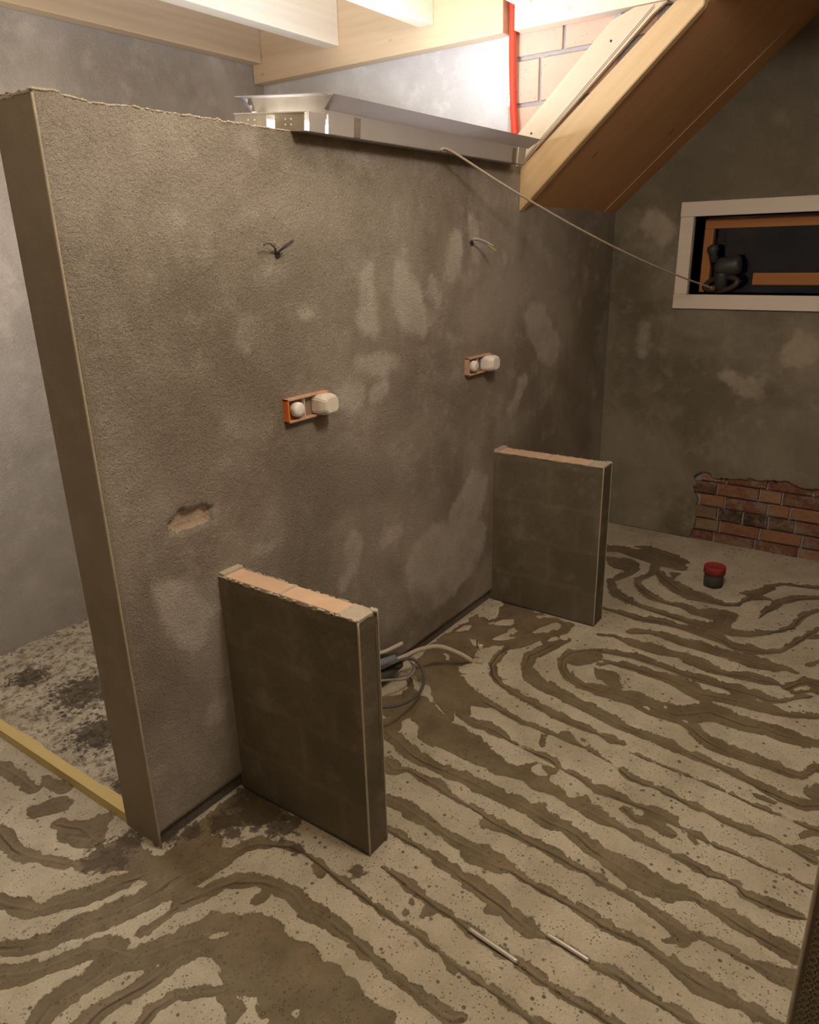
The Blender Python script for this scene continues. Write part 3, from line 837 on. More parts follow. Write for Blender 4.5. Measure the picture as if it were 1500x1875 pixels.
def ring_strip(name, o, ud, vd, nd, rows, cols, pitch, mat, parent, r_in=0.34, r_out=0.56, th=0.0012, off=(0, 0, 0), hexa=True):
    """perforated metal strip: joined rings in a staggered lattice"""
    bm = bmesh.new()
    o = Vector(o); ud = Vector(ud); vd = Vector(vd); nd = Vector(nd)
    for i in range(rows):
        for j in range(cols):
            c = o + ud * (j * pitch) + vd * ((i + (0.5 if (j % 2 and hexa) else 0)) * pitch)
            ri = []; ro = []
            for q in range(8):
                a = q * math.pi / 4 + math.pi / 8
                e = ud * math.cos(a) + vd * math.sin(a)
                ri.append(bm.verts.new(c + e * pitch * r_in + nd * th)); ro.append(bm.verts.new(c + e * pitch * r_out + nd * th))
            for q in range(8):
                bm.faces.new((ri[q], ri[(q + 1) % 8], ro[(q + 1) % 8], ro[q]))
            # inner rim going back into the plaster
            rb = [bm.verts.new(v.co - nd * th * 1.5) for v in ri]
            for q in range(8):
                bm.faces.new((ri[q], rb[q], rb[(q + 1) % 8], ri[(q + 1) % 8]))
    return bm_obj(name, bm, mat, parent, off)


tube('corner_bead', [(X0 - 0.001, YP - 0.001, 0.0), (X0 - 0.001, YP - 0.001, 1.0), (X0 - 0.001, YP - 0.001, 1.975)], 0.0032, M['bead'], pw, seg=8, n=12)
ring_strip('perforated_bead', (X0 + 0.008, YP, 0.62), (1, 0, 0), (0, 0, 1), (0, -1, 0), 122, 2, 0.0070, M['bead'], pw, 0.28, 0.42)

bm = bmesh.new()
rr = random.Random(21)
for i in range(420):
    x = X0 + 0.78 * rr.random() ** 1.3
    yy_, s_ = (YP + rr.uniform(-0.001, 0.006), rr.uniform(0.0015, 0.0045)) if rr.random() < .8 else (YP + rr.uniform(0, 0.16), rr.uniform(0.002, 0.005))
    zt = float(np.interp(x, ux, TZ))
    bmesh.ops.create_icosphere(bm, subdivisions=1, radius=s_, matrix=Matrix.Translation((x, yy_, zt)) @ Matrix.Diagonal((2.4, 1, .8, 1)))
for i in range(90):
    bmesh.ops.create_icosphere(bm, subdivisions=1, radius=rr.uniform(0.002, 0.005), matrix=Matrix.Translation((X0 + rr.uniform(-.001, .004), YP + rr.uniform(0, TH), ZT + 0.004 + rr.uniform(-.003, .003))) @ Matrix.Diagonal((1, 2.2, .8, 1)))
tag(bm_obj('plaster_crumbs', bm, M['crust'], pw), kind='stuff')

# side and hidden walls of the shell
def slab(name, x0, x1, y0, y1, z0, z1, mat):
    return tag(box(name, x0, x1, y0, y1, z0, z1, mat), kind='structure')
slab('wall_left', -1.6, XW + 0.12, YL, YL + 0.12, -0.05, 2.80, M['render_side'])
slab('wall_hall', -1.72, -1.5, -1.3, YL + 0.12, -0.05, 2.80, M['render_side'])
slab('wall_hall_side', -1.5, 0.9, -1.32, -1.2, -0.05, 2.80, M['render_side'])
slab('wall_back', XW, XW + 0.10, 1.690, YL, -0.02, 2.80, plaster('pale_plaster', (0.66, 0.65, 0.65), (0.82, 0.81, 0.80), (0.50, 0.48, 0.47), use_attr=False, grain=0.25))
cl = slab('ceiling', -1.6, XF + 0.3, -1.3, YL + 0.12, 2.765, 2.80, wood('ceiling_boards', (0.78, 0.66, 0.48), 'Y', knots=0.6))

# ragged plaster edge beside the red conduit
bm = bmesh.new()
for i in range(60):
    z = 2.0 + i * 0.008
    w = 0.010 + 0.008 * noise.noise((z * 30, 0, 0)) + 0.006 * noise.noise((z * 90, 3, 0))
    bx(bm, XW - 0.012, XW + 0.01, 1.690 - w * 0.3, 1.715, z, z + 0.0085)
rg = bm_obj('trim_1', bm, M['crust'])
tag(rg, kind='structure')

# gable infill of clay blocks, cut off along the rafter
def gable_clip(bm, off=0.0):
    n_ = Vector((0, -math.sin(A43), -math.cos(A43)))
    bmesh.ops.bisect_plane(bm, geom=bm.verts[:] + bm.edges[:] + bm.faces[:], plane_co=(0, 1.635, 1.90 + off), plane_no=n_, clear_outer=True)
    es = [e for e in bm.edges if e.is_boundary]
    if es: bmesh.ops.holes_fill(bm, edges=es)
bm = bmesh.new(); bx(bm, XW + 0.012, XW + 0.10, 0.9, 1.690, 1.7, 2.50); gable_clip(bm)
tag(bm_obj('wall_gable', bm, M['mortar']), kind='structure')
bm = bmesh.new()
rows = ((2.050, 2.208, (1.69, 1.40)), (2.224, 2.380, (1.69, 1.583)), (2.224, 2.380, (1.570, 1.25)), (2.398, 2.50, (1.69, 1.482)), (2.398, 2.50, (1.468, 1.10)), (1.90, 2.036, (1.69, 1.5)))
for z0, z1, (ya, yb) in rows:
    bx(bm, XW, XW + 0.06, yb, ya, z0, z1, 0.004)
gable_clip(bm, 0.02)
tag(bm_obj('wall_gable_blocks', bm, M['gable_block']), kind='structure')

# ---------------------------------------------------------------- window wall: plaster skin with openings, bricks behind
WY0, WY1, WZ0, WZ1 = 0.12, 1.205, 1.384, 1.781
st = 0.0085
gy = np.arange(0.0, 1.66, st); gz = np.arange(0.0, 2.78, st)
GY, GZ = np.meshgrid(gy, gz, indexing='ij')
op = poly_field(GY, GZ, BRICK_OPENING, 0.05)
op = op + vnoise(GY, GZ, 40, 3) * 0.006 + vnoise(GY, GZ, 110, 5) * 0.003
gu, gv = np.gradient(op, st)
gl = np.hypot(gu, gv) + 1e-6
near = np.abs(op) < st * 0.75
Y2 = np.where(near, GY - op * gu / gl, GY); Z2 = np.where(near, np.maximum(GZ - op * gv / gl, 0), GZ)
win = (GY > WY0 - 1e-6) & (GY < WY1 + 1e-6) & (GZ > WZ0) & (GZ < WZ1)
ins = (op > st * 0.75)
cell = lambda a: a[:-1, :-1].astype(int) + a[1:, :-1] + a[:-1, 1:] + a[1:, 1:]
keep = (cell(ins) == 0) & ~((cell((op > -st * 0.75)) == 4) & (cell(op > 0) >= 3)) & (cell(win) < 4)
V = np.stack([np.full(GY.size, XF), Y2.ravel(), Z2.ravel()], 1)
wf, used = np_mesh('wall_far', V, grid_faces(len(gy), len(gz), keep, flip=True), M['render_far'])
fd, _ = stroke_field(GY, GZ, FAR_DRY); fd = fd - 0.022; fm = poly_field(GY, GZ, FAR_DAMP_AREA)
attr(wf.data, 'dry', fd.ravel()[used]); attr(wf.data, 'damp', (fm * 1.0).ravel()[used])
attr(wf.data, 'base', np.zeros(len(used))); attr(wf.data, 'hole', np.zeros(len(used)))
sol = wf.modifiers.new('thickness', 'SOLIDIFY'); sol.thickness = 0.020; sol.offset = 0.0
sol.offset = 1.0 if False else -1.0
tag(wf, kind='structure')
# masonry core around the window opening
bm = bmesh.new()
bx(bm, XF + 0.030, XF + 0.28, -0.1, 1.80, -0.05, WZ0)
bx(bm, XF + 0.030, XF + 0.28, -0.1, 1.80, WZ1, 2.80)
bx(bm, XF + 0.030, XF + 0.28, -0.1, WY0, WZ0, WZ1)
bx(bm, XF + 0.030, XF + 0.28, WY1, 1.80, WZ0, WZ1)
tag(bm_obj('wall_far_core', bm, M['mortar']), kind='structure')
# bricks
bm = bmesh.new()
cl_ = bm.loops.layers.float_color.new('tint')
PAL = [(0.24, 0.095, 0.060), (0.30, 0.125, 0.070), (0.38, 0.185, 0.105), (0.22, 0.085, 0.058), (0.40, 0.23, 0.14), (0.18, 0.075, 0.055)]
BLK = (0.035, 0.032, 0.032)
rnd = random.Random(12)
rowh = 0.0745
for r in range(6):
    y = 1.14 - (0.10 if r % 2 else 0.0) - rnd.uniform(0, .02)
    i = 0
    while y > 0.02:
        L = rnd.choice((0.205, 0.215, 0.105)) if i else (0.13 if r % 2 else 0.20)
        if r == 2:
            L = 0.125 if i in (1, 2, 3) else L
        nf = len(bm.faces)
        d = rnd.uniform(-0.004, 0.004)
        z0 = r * rowh - 0.01
        bx(bm, XF + 0.010 + d, XF + 0.06, y - L, y, z0, z0 + rowh - 0.011, 0.004)
        colr = PAL[rnd.randrange(len(PAL))]
        if r == 2 and i in (1, 2): colr = BLK
        if r == 2 and i == 3: colr = (0.10, 0.075, 0.055)
        if r == 2 and i == 0: colr = (0.24, 0.17, 0.11)
        if r == 1 and i == 0: colr = (0.28, 0.19, 0.12)
        if r == 4 and i == 0: colr = (0.11, 0.055, 0.04)
        bm.faces.ensure_lookup_table()
        for f in bm.faces[nf:]:
            for l in f.loops: l[cl_] = (*colr, 1)
        y -= L + 0.010; i += 1
for v in bm.verts:
    nn_ = noise.noise(v.co * 55)
    v.co += Vector((nn_ * 0.003, noise.noise(v.co * 40 + Vector((9, 0, 0))) * 0.0025, noise.noise(v.co * 40 + Vector((0, 9, 0))) * 0.0025))
tag(bm_obj('wall_far_bricks', bm, M['brick']), kind='structure')

# wall end on the doorway side with bare mesh bead
bm = bmesh.new(); bx(bm, 0.905, XF + 0.05, -0.13, 0.017, -0.02, 2.80)
wr = bm_obj('wall_right', bm, M['render_end'])
tag(wr, kind='structure')
tube('corner_bead', [(0.900, 0.017, 0.0), (0.900, 0.017, 1.2), (0.900, 0.017, 2.6)], 0.0028, M['bead'], wr, seg=8, n=12)
ring_strip('perforated_bead', (0.9035, 0.004, 0.30), (0, -1, 0), (0, 0, 1), (-1, 0, 0), 84, 6, 0.0125, M['bead_end'], wr, 0.36, 0.50, 0.0015)

# ---------------------------------------------------------------- window
wn = empty('window_1', (XF, 0.66, WZ0)); tag(wn, kind='structure')
wo = (XF, 0.66, WZ0)
XA, XB = XF - 0.016, XF + 0.004
def wbox(name, *a, mat, bev=0.0, parent=wn):
    return box(name, *a, mat, parent, bev, off=wo)
wbox('casing', XA, XB, 0.10, WY1 + 0.068, WZ1 - 0.004, WZ1 + 0.068, mat=M['white_board'], bev=0.003)
wbox('casing', XA, XB, 0.10, WY1 + 0.068, WZ0 - 0.072, WZ0 + 0.002, mat=M['white_board'], bev=0.003)
wbox('casing', XA, XB, WY1 - 0.002, WY1 + 0.066, WZ0 + 0.0025, WZ1 - 0.0045, mat=M['white_board'], bev=0.003)
wbox('reveal', XF + 0.004, XF + 0.20, 0.12, WY1, WZ0 - 0.012, WZ0, mat=M['grey_dark'])
wbox('reveal', XF + 0.004, XF + 0.20, 0.12, WY1, WZ1, WZ1 + 0.012, mat=M['grey_dark'])
wbox('reveal', XF + 0.004, XF + 0.20, WY1, WY1 + 0.012, WZ0, WZ1, mat=plain('blue_membrane', (0.03, 0.06, 0.16), 0.5))
fr = wbox('window_frame', XF + 0.075, XF + 0.12, 0.12, 1.165, 1.715, 1.765, mat=M['sash'], bev=0.003)
wbox('window_frame', XF + 0.075, XF + 0.12, 1.118, 1.165, WZ0 + 0.01, 1.7145, mat=M['sash'], bev=0.003)
wbox('glazing_rail', XF + 0.08, XF + 0.12, 0.12, 0.90, 1.432, 1.492, mat=M['sash'], bev=0.003)
wbox('glass_pane', XF + 0.125, XF + 0.129, 0.12, WY1, WZ0, WZ1, mat=M['glass'])

# ---------------------------------------------------------------- roof timbers
def joist(y0, y1, xe, label, mat):
    o = box('ceiling_joist', -1.49, xe, y0, y1, 2.562, 2.763, mat, None, 0.004, off=(0.8, y0, 2.562))
    o.location = (0.8, y0, 2.562)
    tag(o, label, 'joist', 'ceiling joists')
joist(3.108, 3.178, 3.098, 'sawn wooden ceiling joist lying tight along the left wall', M['wood'])
joist(2.590, 2.668, 3.098, 'pale wooden ceiling joist ending left of the metal trough, second from the left wall', M['wood_pale'])
joist(2.055, 2.130, 3.098, 'brightly lit wooden ceiling joist hanging above the left half of the metal trough', M['wood_pale'])
joist(1.585, 1.655, 3.098, 'short visible joist end just above the red conduit', M['wood_pale'])

def beam(y0, y1, label, mat):
    o = box('support_beam', 3.100, XW - 0.001, y0, y1, 2.478, 2.763, mat, None, 0.005, off=(3.13, y0, 2.478))
    o.location = (3.13, y0, 2.478)
    tag(o, label, 'beam', 'beams carrying the joists')
beam(1.716, 3.178, 'long wooden support beam under the joist ends, left of the red conduit', M['wood_y'])
beam(0.03, 1.664, 'whitish support beam above the pink blocks, right of the red conduit', wood('white_beam', (0.82, 0.72, 0.58), 'Y', dark=0.85))

def sloped(name, x0, x1, pts, mat, parent=None, bev=0.003, org=None):
    bm = bmesh.new()
    a = [bm.verts.new((x0, y, z)) for y, z in pts]; b = [bm.verts.new((x1, y, z)) for y, z in pts]
    bm.faces.new(a); bm.faces.new(b[::-1])
    for i in range(len(pts)):
        j = (i + 1) % len(pts)
        bm.faces.new((a[i], b[i], b[j], a[j]))
    if bev: bmesh.ops.bevel(bm, geom=bm.edges[:], offset=bev, segments=2, affect='EDGES')
    o = bm_obj(name, bm, mat, parent, off=org or (0, 0, 0))
    if org and not parent: o.location = org
    return o
sl = math.tan(math.radians(42.2))
def zl(y): return 1.795 + (YP - y) * sl
ytop = 0.92
org = (3.13, YP, 1.80)
o = sloped('sloped_rafter', 3.125, 3.168, [(YP, zl(YP)), (YP, zl(YP) + 0.172), (ytop + .1, 2.476), (ytop, 2.476), (ytop, zl(ytop))], M['wood_raf'], org=org)
for q, dd in ((0, 0.014),):
    pass
tag(o, 'sloping wooden rafter rising from the end of the partition, edge of the plywood', 'rafter')
ytb = 1.03
o = sloped('edge_board', 3.104, 3.1245, [(YP + 0.012, zl(YP) + 0.160), (YP + 0.012, zl(YP) + 0.297), (1.255, zl(1.255) + 0.307), (1.165, 2.476), (1.045, 2.476), (1.10, zl(1.10) + 0.158)], M['wood_board'], org=(3.12, YP, 1.96))
tag(o, 'pale grooved board nailed on top of the rafter beside the pink blocks', 'board')
for dz in (0.172, 0.180):
    bm = bmesh.new()
    g = sloped('groove', 3.1035, 3.106, [(YP, zl(YP) + dz), (YP, zl(YP) + dz + 0.003), (1.09, zl(1.09) + dz + 0.003), (1.09, zl(1.09) + dz)], M['reel'], o, 0, org=(3.12, YP, 1.96))
    bm.free()
for (y, dz) in ((1.575, 0.245), (1.25, 0.235)):
    lathe('nail_head', [(0.0045, 0), (0.0045, 0.003), (0.003, 0.004)], (3.106, y, zl(y) + dz), (-1, 0, 0), M['rubber'], o, 12, off=(3.12, YP, 1.96))

tag(sloped('trim_2', 3.150, 3.1695, [(1.600, zl(1.600) + 0.297), (1.600, zl(1.600) + 0.322), (1.23, zl(1.23) + 0.335), (1.23, zl(1.23) + 0.300)], M['mortar'], bev=0.004), kind='structure')

# plywood slope between rafter and window wall
def ply(x0, x1, name='plywood_panel'):
    return sloped(name, x0, x1, [(YP + 0.01, zl(YP) + 0.016), (YP + 0.01, zl(YP) + 0.034), (0.60, zl(0.60) + 0.034), (0.60, zl(0.60) + 0.016)], M['ply'], bev=0.0015, org=(3.7, YP, 1.82))
p1 = ply(3.1695, 4.10)
tag(p1, 'brown knotty plywood panel forming the sloping ceiling above the window niche', 'panel')
p2 = sloped('edge_strip', 4.101, XF, [(YP + 0.01, zl(YP) + 0.010), (YP + 0.01, zl(YP) + 0.034), (0.60, zl(0.60) + 0.034), (0.60, zl(0.60) + 0.010)], M['ply'], bev=0.0015, org=(4.2, YP, 1.82))
tag(p2, 'narrow wooden strip closing the plywood slope against the window wall', 'strip')

# red conduit in the corner of the gable
o = tube('red_conduit', [(3.135, 1.690, 2.76), (3.138, 1.690, 2.55), (3.140, 1.690, 2.42), (3.146, 1.688, 2.25), (3.148, 1.676, 2.12), (3.148, 1.670, 1.99)], 0.0155, M['red'], None, 20, 10)
for v in o.data.vertices: pass
tag(o, 'bright red plastic conduit running up the corner beside the pink blocks', 'conduit')
bm = bmesh.new()
for i in range(16):
    z = 2.22 + i * 0.016 + 0.004 * noise.noise((i, 0, 0)); r = 0.006 + 0.004 * abs(noise.noise((i * 1.7, 2, 0)))
    bmesh.ops.create_icosphere(bm, subdivisions=2, radius=r, matrix=Matrix.Translation((3.134, 1.700, z)) @ Matrix.Diagonal((.45, 1, 1.6, 1)))
bm_obj('plaster_splash', bm, plain('white_plaster', (0.75, 0.72, 0.70), 0.8, 0, .1), o)

# ---------------------------------------------------------------- trough light fitting
tr = empty('trough_light_fitting', (2.4, 1.72, 1.982))
tag(tr, 'grey sheet metal trough lamp lying on top of the partition, shining upwards', 'lamp')
to = (2.4, 1.72, 1.982)
XL, XM, XR = 1.722, 1.806, 3.045
YF, YB = 1.572, 1.872
ZB, ZS, ZR = 1.984, 2.046, 2.082
T_ = 0.002
box('trough_bottom', XL, XR, YF, YB, ZB, ZB + T_, M['steel'], tr, 0, to)
# front and back sides with bright slits near the ends
def side(y0, y1):
    bm = bmesh.new()
    bx(bm, XL + 0.012, XM - 0.005, y0, y1, ZB, ZS - 0.012)
    bx(bm, XM + 0.009, 2.975, y0, y1, ZB, ZS)
    bx(bm, 2.983, XR, y0, y1, ZB, ZS)
    bx(bm, XM - 0.006, XM + 0.010, y0, y1, ZS - 0.006, ZS)
    return bm_obj('trough_side', bm, M['steel'], tr, to)
side(YF, YF + T_); side(YB - T_, YB)
seam_m = plain('rusty_seam', (0.20, 0.16, 0.12), 0.7, 0.1, 0.5, 40)
for x in (1.93, 2.93):
    box('seam', x, x + 0.028, YF - 0.0025, YF, ZB + 0.002, ZS - 0.006, seam_m, tr, 0.001, to)
# flared lips
def lip(ya, yb):
    bm = bmesh.new()
    P = [(XM - 0.012, ya, ZS), (XR + 0.02, ya, ZS), (XR + 0.03, yb, ZR), (XM - 0.03, yb, ZR)]
    v = [bm.verts.new(p) for p in P]; bm.faces.new(v)
    r = bmesh.ops.solidify(bm, geom=bm.faces[:], thickness=0.002)
    return bm_obj('flared_lip', bm, M['steel'], tr, to)
lip(YF, YF - 0.050); lip(YB, YB + 0.035)
# upper end plate, stained
bm = bmesh.new()
bx(bm, XM, XM + 0.002, YF + 0.002, YB - 0.018, ZS - 0.024, ZS + 0.001)
bx(bm, XM, XM + 0.002, YF - 0.010, YB + 0.004, ZS + 0.001, ZS + 0.018)
bx(bm, XM, XM + 0.002, YF - 0.022, YB + 0.022, ZS + 0.018, ZR)
bm_obj('stained_end_plate', bm, M['steel_rust'], tr, to)
box('end_flange', XM - 0.040, XM + 0.004, YF - 0.028, YB + 0.036, ZR, ZR + 0.002, M['steel'], tr, 0, to)
# lower end cap: plate with a window and bright dots in place of holes
ZC = ZS - 0.016
bm = bmesh.new()
ws = [(YF + 0.010, YF + 0.128), (YF + 0.160, YB - 0.010)]
bx(bm, XL, XL + T_, YF + 0.010, YF + 0.124, ZB + 0.002, ZC)
bx(bm, XL, XL + T_, YF + 0.158, YB - 0.010, ZB + 0.002, ZC)
bx(bm, XL, XL + T_, YF + 0.124, YF + 0.158, ZC - 0.004, ZC)
bm_obj('end_cap', bm, M['steel_rust'], tr, to)
dot_m = plain('lit_hole_dot', (0.85, 0.82, 0.78), 0.3, 0.5)  # bright colour stands for lamp light showing through small cap holes
for yy in (YF + 0.060, YF + 0.082, YF + 0.205, YF + 0.232):
    for zz in (ZB + 0.016, ZB + 0.030):
        lathe('hole_glow_dot', [(0.0032, 0), (0.0030, 0.0015), (0.001, 0.002)], (XL, yy, zz), (-1, 0, 0), dot_m, tr, 10, to)
# open cap top lets the light out along its rim
box('cap_rim', XL - 0.002, XL + 0.006, YF + 0.006, YB - 0.006, ZC, ZC + 0.003, M['pipe_alu'], tr, 0, to)
lathe('led_tube', [(0.010, 0), (0.010, 0.85)], (XL + 0.012, 1.685, ZB + 0.026), (1, 0, 0), M['led'], tr, 12, to)
lathe('led_tube', [(0.010, 0), (0.010, 0.85)], (XL + 0.012, 1.765, ZB + 0.026), (1, 0, 0), M['led'], tr, 12, to)

tr.rotation_euler = (math.radians(5.3), 0, 0)

# lead strung from the trough to the window
a = Vector((2.46, 1.562, 1.976)); b = Vector((4.225, 1.076, 1.425))
pts = [a + Vector((-0.25, 0.03, 0.003)), a + Vector((-0.06, 0.006, 0.0))]
for i in range(9):
    t = i / 8
    p = a.lerp(b, t); p.z -= 0.052 * 4 * t * (1 - t) * 0.8
    pts.append(p)
cb = tube('lamp_cable', pts[1:], 0.0042, M['cable_lamp'], None, 10, 6)
tag(cb, 'thin beige cable hanging taut from the metal trough across to the window', 'cable')
d = (Vector(pts[-1]) - Vector(pts[-2])).normalized()
lathe('brass_end', [(0.006, 0), (0.009, 0.004), (0.009, 0.018), (0.012, 0.020), (0.012, 0.034), (0.007, 0.040)], tuple(b), tuple(d), M['brass'], cb, 16)

# dark fitting behind the cable end on the window ledge
wl = empty('round_metal_fitting', (4.325, 1.06, WZ0)); wlo = (4.325, 1.06, WZ0)
tag(wl, 'dark round metal fitting standing inside the window opening at its lower left corner', 'fitting')
tube('rusty_rim', [(4.325 + 0.030 * math.cos(t) , 1.05 + 0.088 * math.cos(t + 0.35), WZ0 + 0.052 + 0.036 * math.sin(t)) for t in [i * math.tau / 24 for i in range(25)]], 0.0145, M['reel'], wl, 12, 3, 0, wlo)
lathe('neck', [(0.035, 0), (0.033, 0.05), (0.040, 0.07), (0.034, 0.10)], (4.325, 1.05, WZ0 + 0.026), (0, 0, 1), M['reel_grey'], wl, 24, wlo)
lathe('body', [(0.030, 0), (0.045, 0.012), (0.050, 0.03), (0.050, 0.11), (0.043, 0.125), (0.02, 0.13)], (4.325, 1.085, WZ0 + 0.135), (0, -1, 0.12), M['reel_grey'], wl, 24, wlo)
lathe('cap', [(0.022, 0), (0.022, 0.05), (0.030, 0.06), (0.026, 0.08), (0.008, 0.09)], (4.325, 1.095, WZ0 + 0.165), (0, 0.2, 1), M['reel_grey'], wl, 20, wlo)

# ---------------------------------------------------------------- low cross walls
def fin(x0, x1, y0, h, label, joints, seed):
    r = empty('low_cross_wall', ((x0 + x1) / 2, (y0 + YP) / 2, 0)); of = tuple(r.location)
    tag(r, label, 'low wall', 'half-height cross walls on the partition')
    # plaster coat: gridded box with waviness
    bm = bmesh.new()
    bx(bm, x0, x1, y0, YP + 0.016, 0.0, h - 0.006)
    bmesh.ops.subdivide_edges(bm, edges=bm.edges[:], cuts=24, use_grid_fill=True)
    for v in bm.verts:
        p = v.co.copy()
        e = 0.0025 * noise.noise(p * 7 + Vector((seed, 0, 0)))
        if abs(p.x - x0) < 1e-4 or abs(p.x - x1) < 1e-4:
            v.co.x += e
        if p.z > h - 0.007:
            v.co.z += 0.004 * noise.noise(p * 60 + Vector((seed, 0, 0)))
        if p.z < 0.001:
            v.co.z = -0.004
    bm_obj('plaster_coat', bm, M['render_fin'], r, of, smooth=False)
    ys = [YP - 0.012] + joints + [y0 + 0.070]
    for i in range(len(ys) - 1):
        o_ = box('clay_block', x0 + 0.008, x1 - 0.006, ys[i + 1] + 0.004, ys[i] - 0.004, h - 0.06, h + 0.001, M['clay'], r, 0.003, of)
    # mortar at the joints and plaster crumbs along both edges
    bm = bmesh.new()
    for yv in joints + [y0 + 0.070]:
        bx(bm, x0 + 0.007, x1 - 0.005, yv - 0.006, yv + 0.006, h - 0.03, h + 0.002, 0.002)
    bx(bm, x0 + 0.004, x1 - 0.003, y0 + 0.003, y0 + 0.068, h - 0.03, h + 0.001, 0.002)
    bx(bm, x0 + 0.002, x1 - 0.002, YP - 0.022, YP + 0.004, h - 0.02, h + 0.010, 0.003)
    rr = random.Random(seed)
    for i in range(110):
        yv = rr.uniform(y0, YP); xs = rr.choice((x0 + 0.002, x1 - 0.002))
        s_ = rr.uniform(0.0015, 0.0045)
        bmesh.ops.create_icosphere(bm, subdivisions=1, radius=s_, matrix=Matrix.Translation((xs + rr.uniform(-.002, .002), yv, h - 0.001)) @ Matrix.Diagonal((1, 1.9, .8, 1)))
    for i in range(14):
        s_ = rr.uniform(0.003, 0.006)
        bmesh.ops.create_icosphere(bm, subdivisions=1, radius=s_, matrix=Matrix.Translation((x1 - rr.uniform(0, .012), y0 + rr.uniform(-.004, .02), h + 0.001)))
    bm_obj('mortar_crumbs', bm, M['crust'], r, of)
    for xx in (x0, x1):
        tube('corner_bead', [(xx, y0, 0.0), (xx, y0, h / 2), (xx, y0, h - 0.004)], 0.0030 if xx == x0 else 0.0022, M['bead'], r, 8, 8, 0, of)
    if seed == 1:
        ring_strip('perforated_bead', (x0 + 0.007, y0 - 0.0006, 0.30), (1, 0, 0), (0, 0, 1), (0, -1, 0), 56, 1, 0.0062, M['bead_end'], r, 0.26, 0.44, 0.0008, of)
        ring_strip('perforated_bead', (x1 - 0.010, y0 - 0.0006, 0.22), (1, 0, 0), (0, 0, 1), (0, -1, 0), 72, 1, 0.0070, M['bead_end'], r, 0.28, 0.45, 0.0008, of)
    # footing strip
    box('base_joint', x0 - 0.0025, x1 + 0.0025, y0 + 0.002, YP, -0.004, 0.006, M['grey_dark'], r, 0.001, of)
    return r
fin(1.285, 1.366, 1.104, 0.757, 'nearer half-height cross wall with orange-pink blocks showing on top', [1.392], 1)
fin(2.932, 3.026, 1.102, 0.757, 'farther half-height cross wall standing near the window wall corner', [1.372], 2)

# ---------------------------------------------------------------- recessed fitting boxes
def valve_box(xa, xb, z0, z1, label, orange):
    r = empty('wall_valve_box', ((xa + xb) / 2, YP, (z0 + z1) / 2)); of = tuple(r.location)
    tag(r, label, 'wall box', 'twin valve boxes set in the partition')
    t = 0.006; yf = YP - 0.022
    bm = bmesh.new()
    bx(bm, xa, xb, yf, YP + 0.002, z1 - t, z1, 0.0015)
    bx(bm, xa, xb, yf, YP + 0.002, z0, z0 + t, 0.0015)
    bx(bm, xb - t, xb, yf, YP + 0.002, z0, z1, 0.0015)
    bm_obj('frame', bm, M['box_clay'], r, of)
    box('frame_end', xa, xa + t, yf, YP + 0.002, z0, z1, M['box_orange'] if orange else M['box_clay'], r, 0.0015, of)
    box('back_plate', xa + t, xb - t, YP - 0.004, YP - 0.001, z0 + t, z1 - t, plain('dusty_brown', (0.26, 0.18, 0.14), 0.8), r, 0, of)
    zc = (z0 + z1) / 2
    lathe('round_plug', [(0.021, 0), (0.023, 0.006), (0.023, 0.022), (0.019, 0.028), (0.010, 0.030)], (xa + 0.045, YP - 0.003, zc), (0, -1, 0), M['cap_white'], r, 28, of)
    box('divider', xa + 0.078, xa + 0.081, yf + 0.006, YP - 0.003, z0 + t, z1 - t, M['cap_cream'], r, 0, of)
    # big faceted cap: eight-sided, tapering outwards
    bm = bmesh.new()
    xc = xb - 0.040
    def octo(w, h_, y, cc):
        P = [(-w, -h_ + cc), (-w, h_ - cc), (-w + cc, h_), (w - cc, h_), (w, h_ - cc), (w, -h_ + cc), (w - cc, -h_), (-w + cc, -h_)]
        return [bm.verts.new((xc + a_, y, zc + b_)) for a_, b_ in P]
    L_ = [octo(0.036, 0.031, YP - 0.004, 0.010), octo(0.037, 0.032, YP - 0.045, 0.012), octo(0.031, 0.026, YP - 0.066, 0.012)]
    for p, q in zip(L_, L_[1:]):
        for i in range(8): bm.faces.new((p[i], p[(i + 1) % 8], q[(i + 1) % 8], q[i]))
    bm.faces.new(L_[0]); bm.faces.new(L_[-1])
    bmesh.ops.bevel(bm, geom=bm.edges[:], offset=0.003, segments=2, affect='EDGES')
    bm_obj('square_cap', bm, M['cap_cream'] if orange else M['cap_white'], r, of)
valve_box(1.604, 1.800, 1.152, 1.226, 'orange-sided wall box with round plug and cream cap, nearer the middle of the partition', True)
valve_box(2.672, 2.868, 1.143, 1.217, 'dusty pinkish wall box with white caps near the window end of the partition', False)

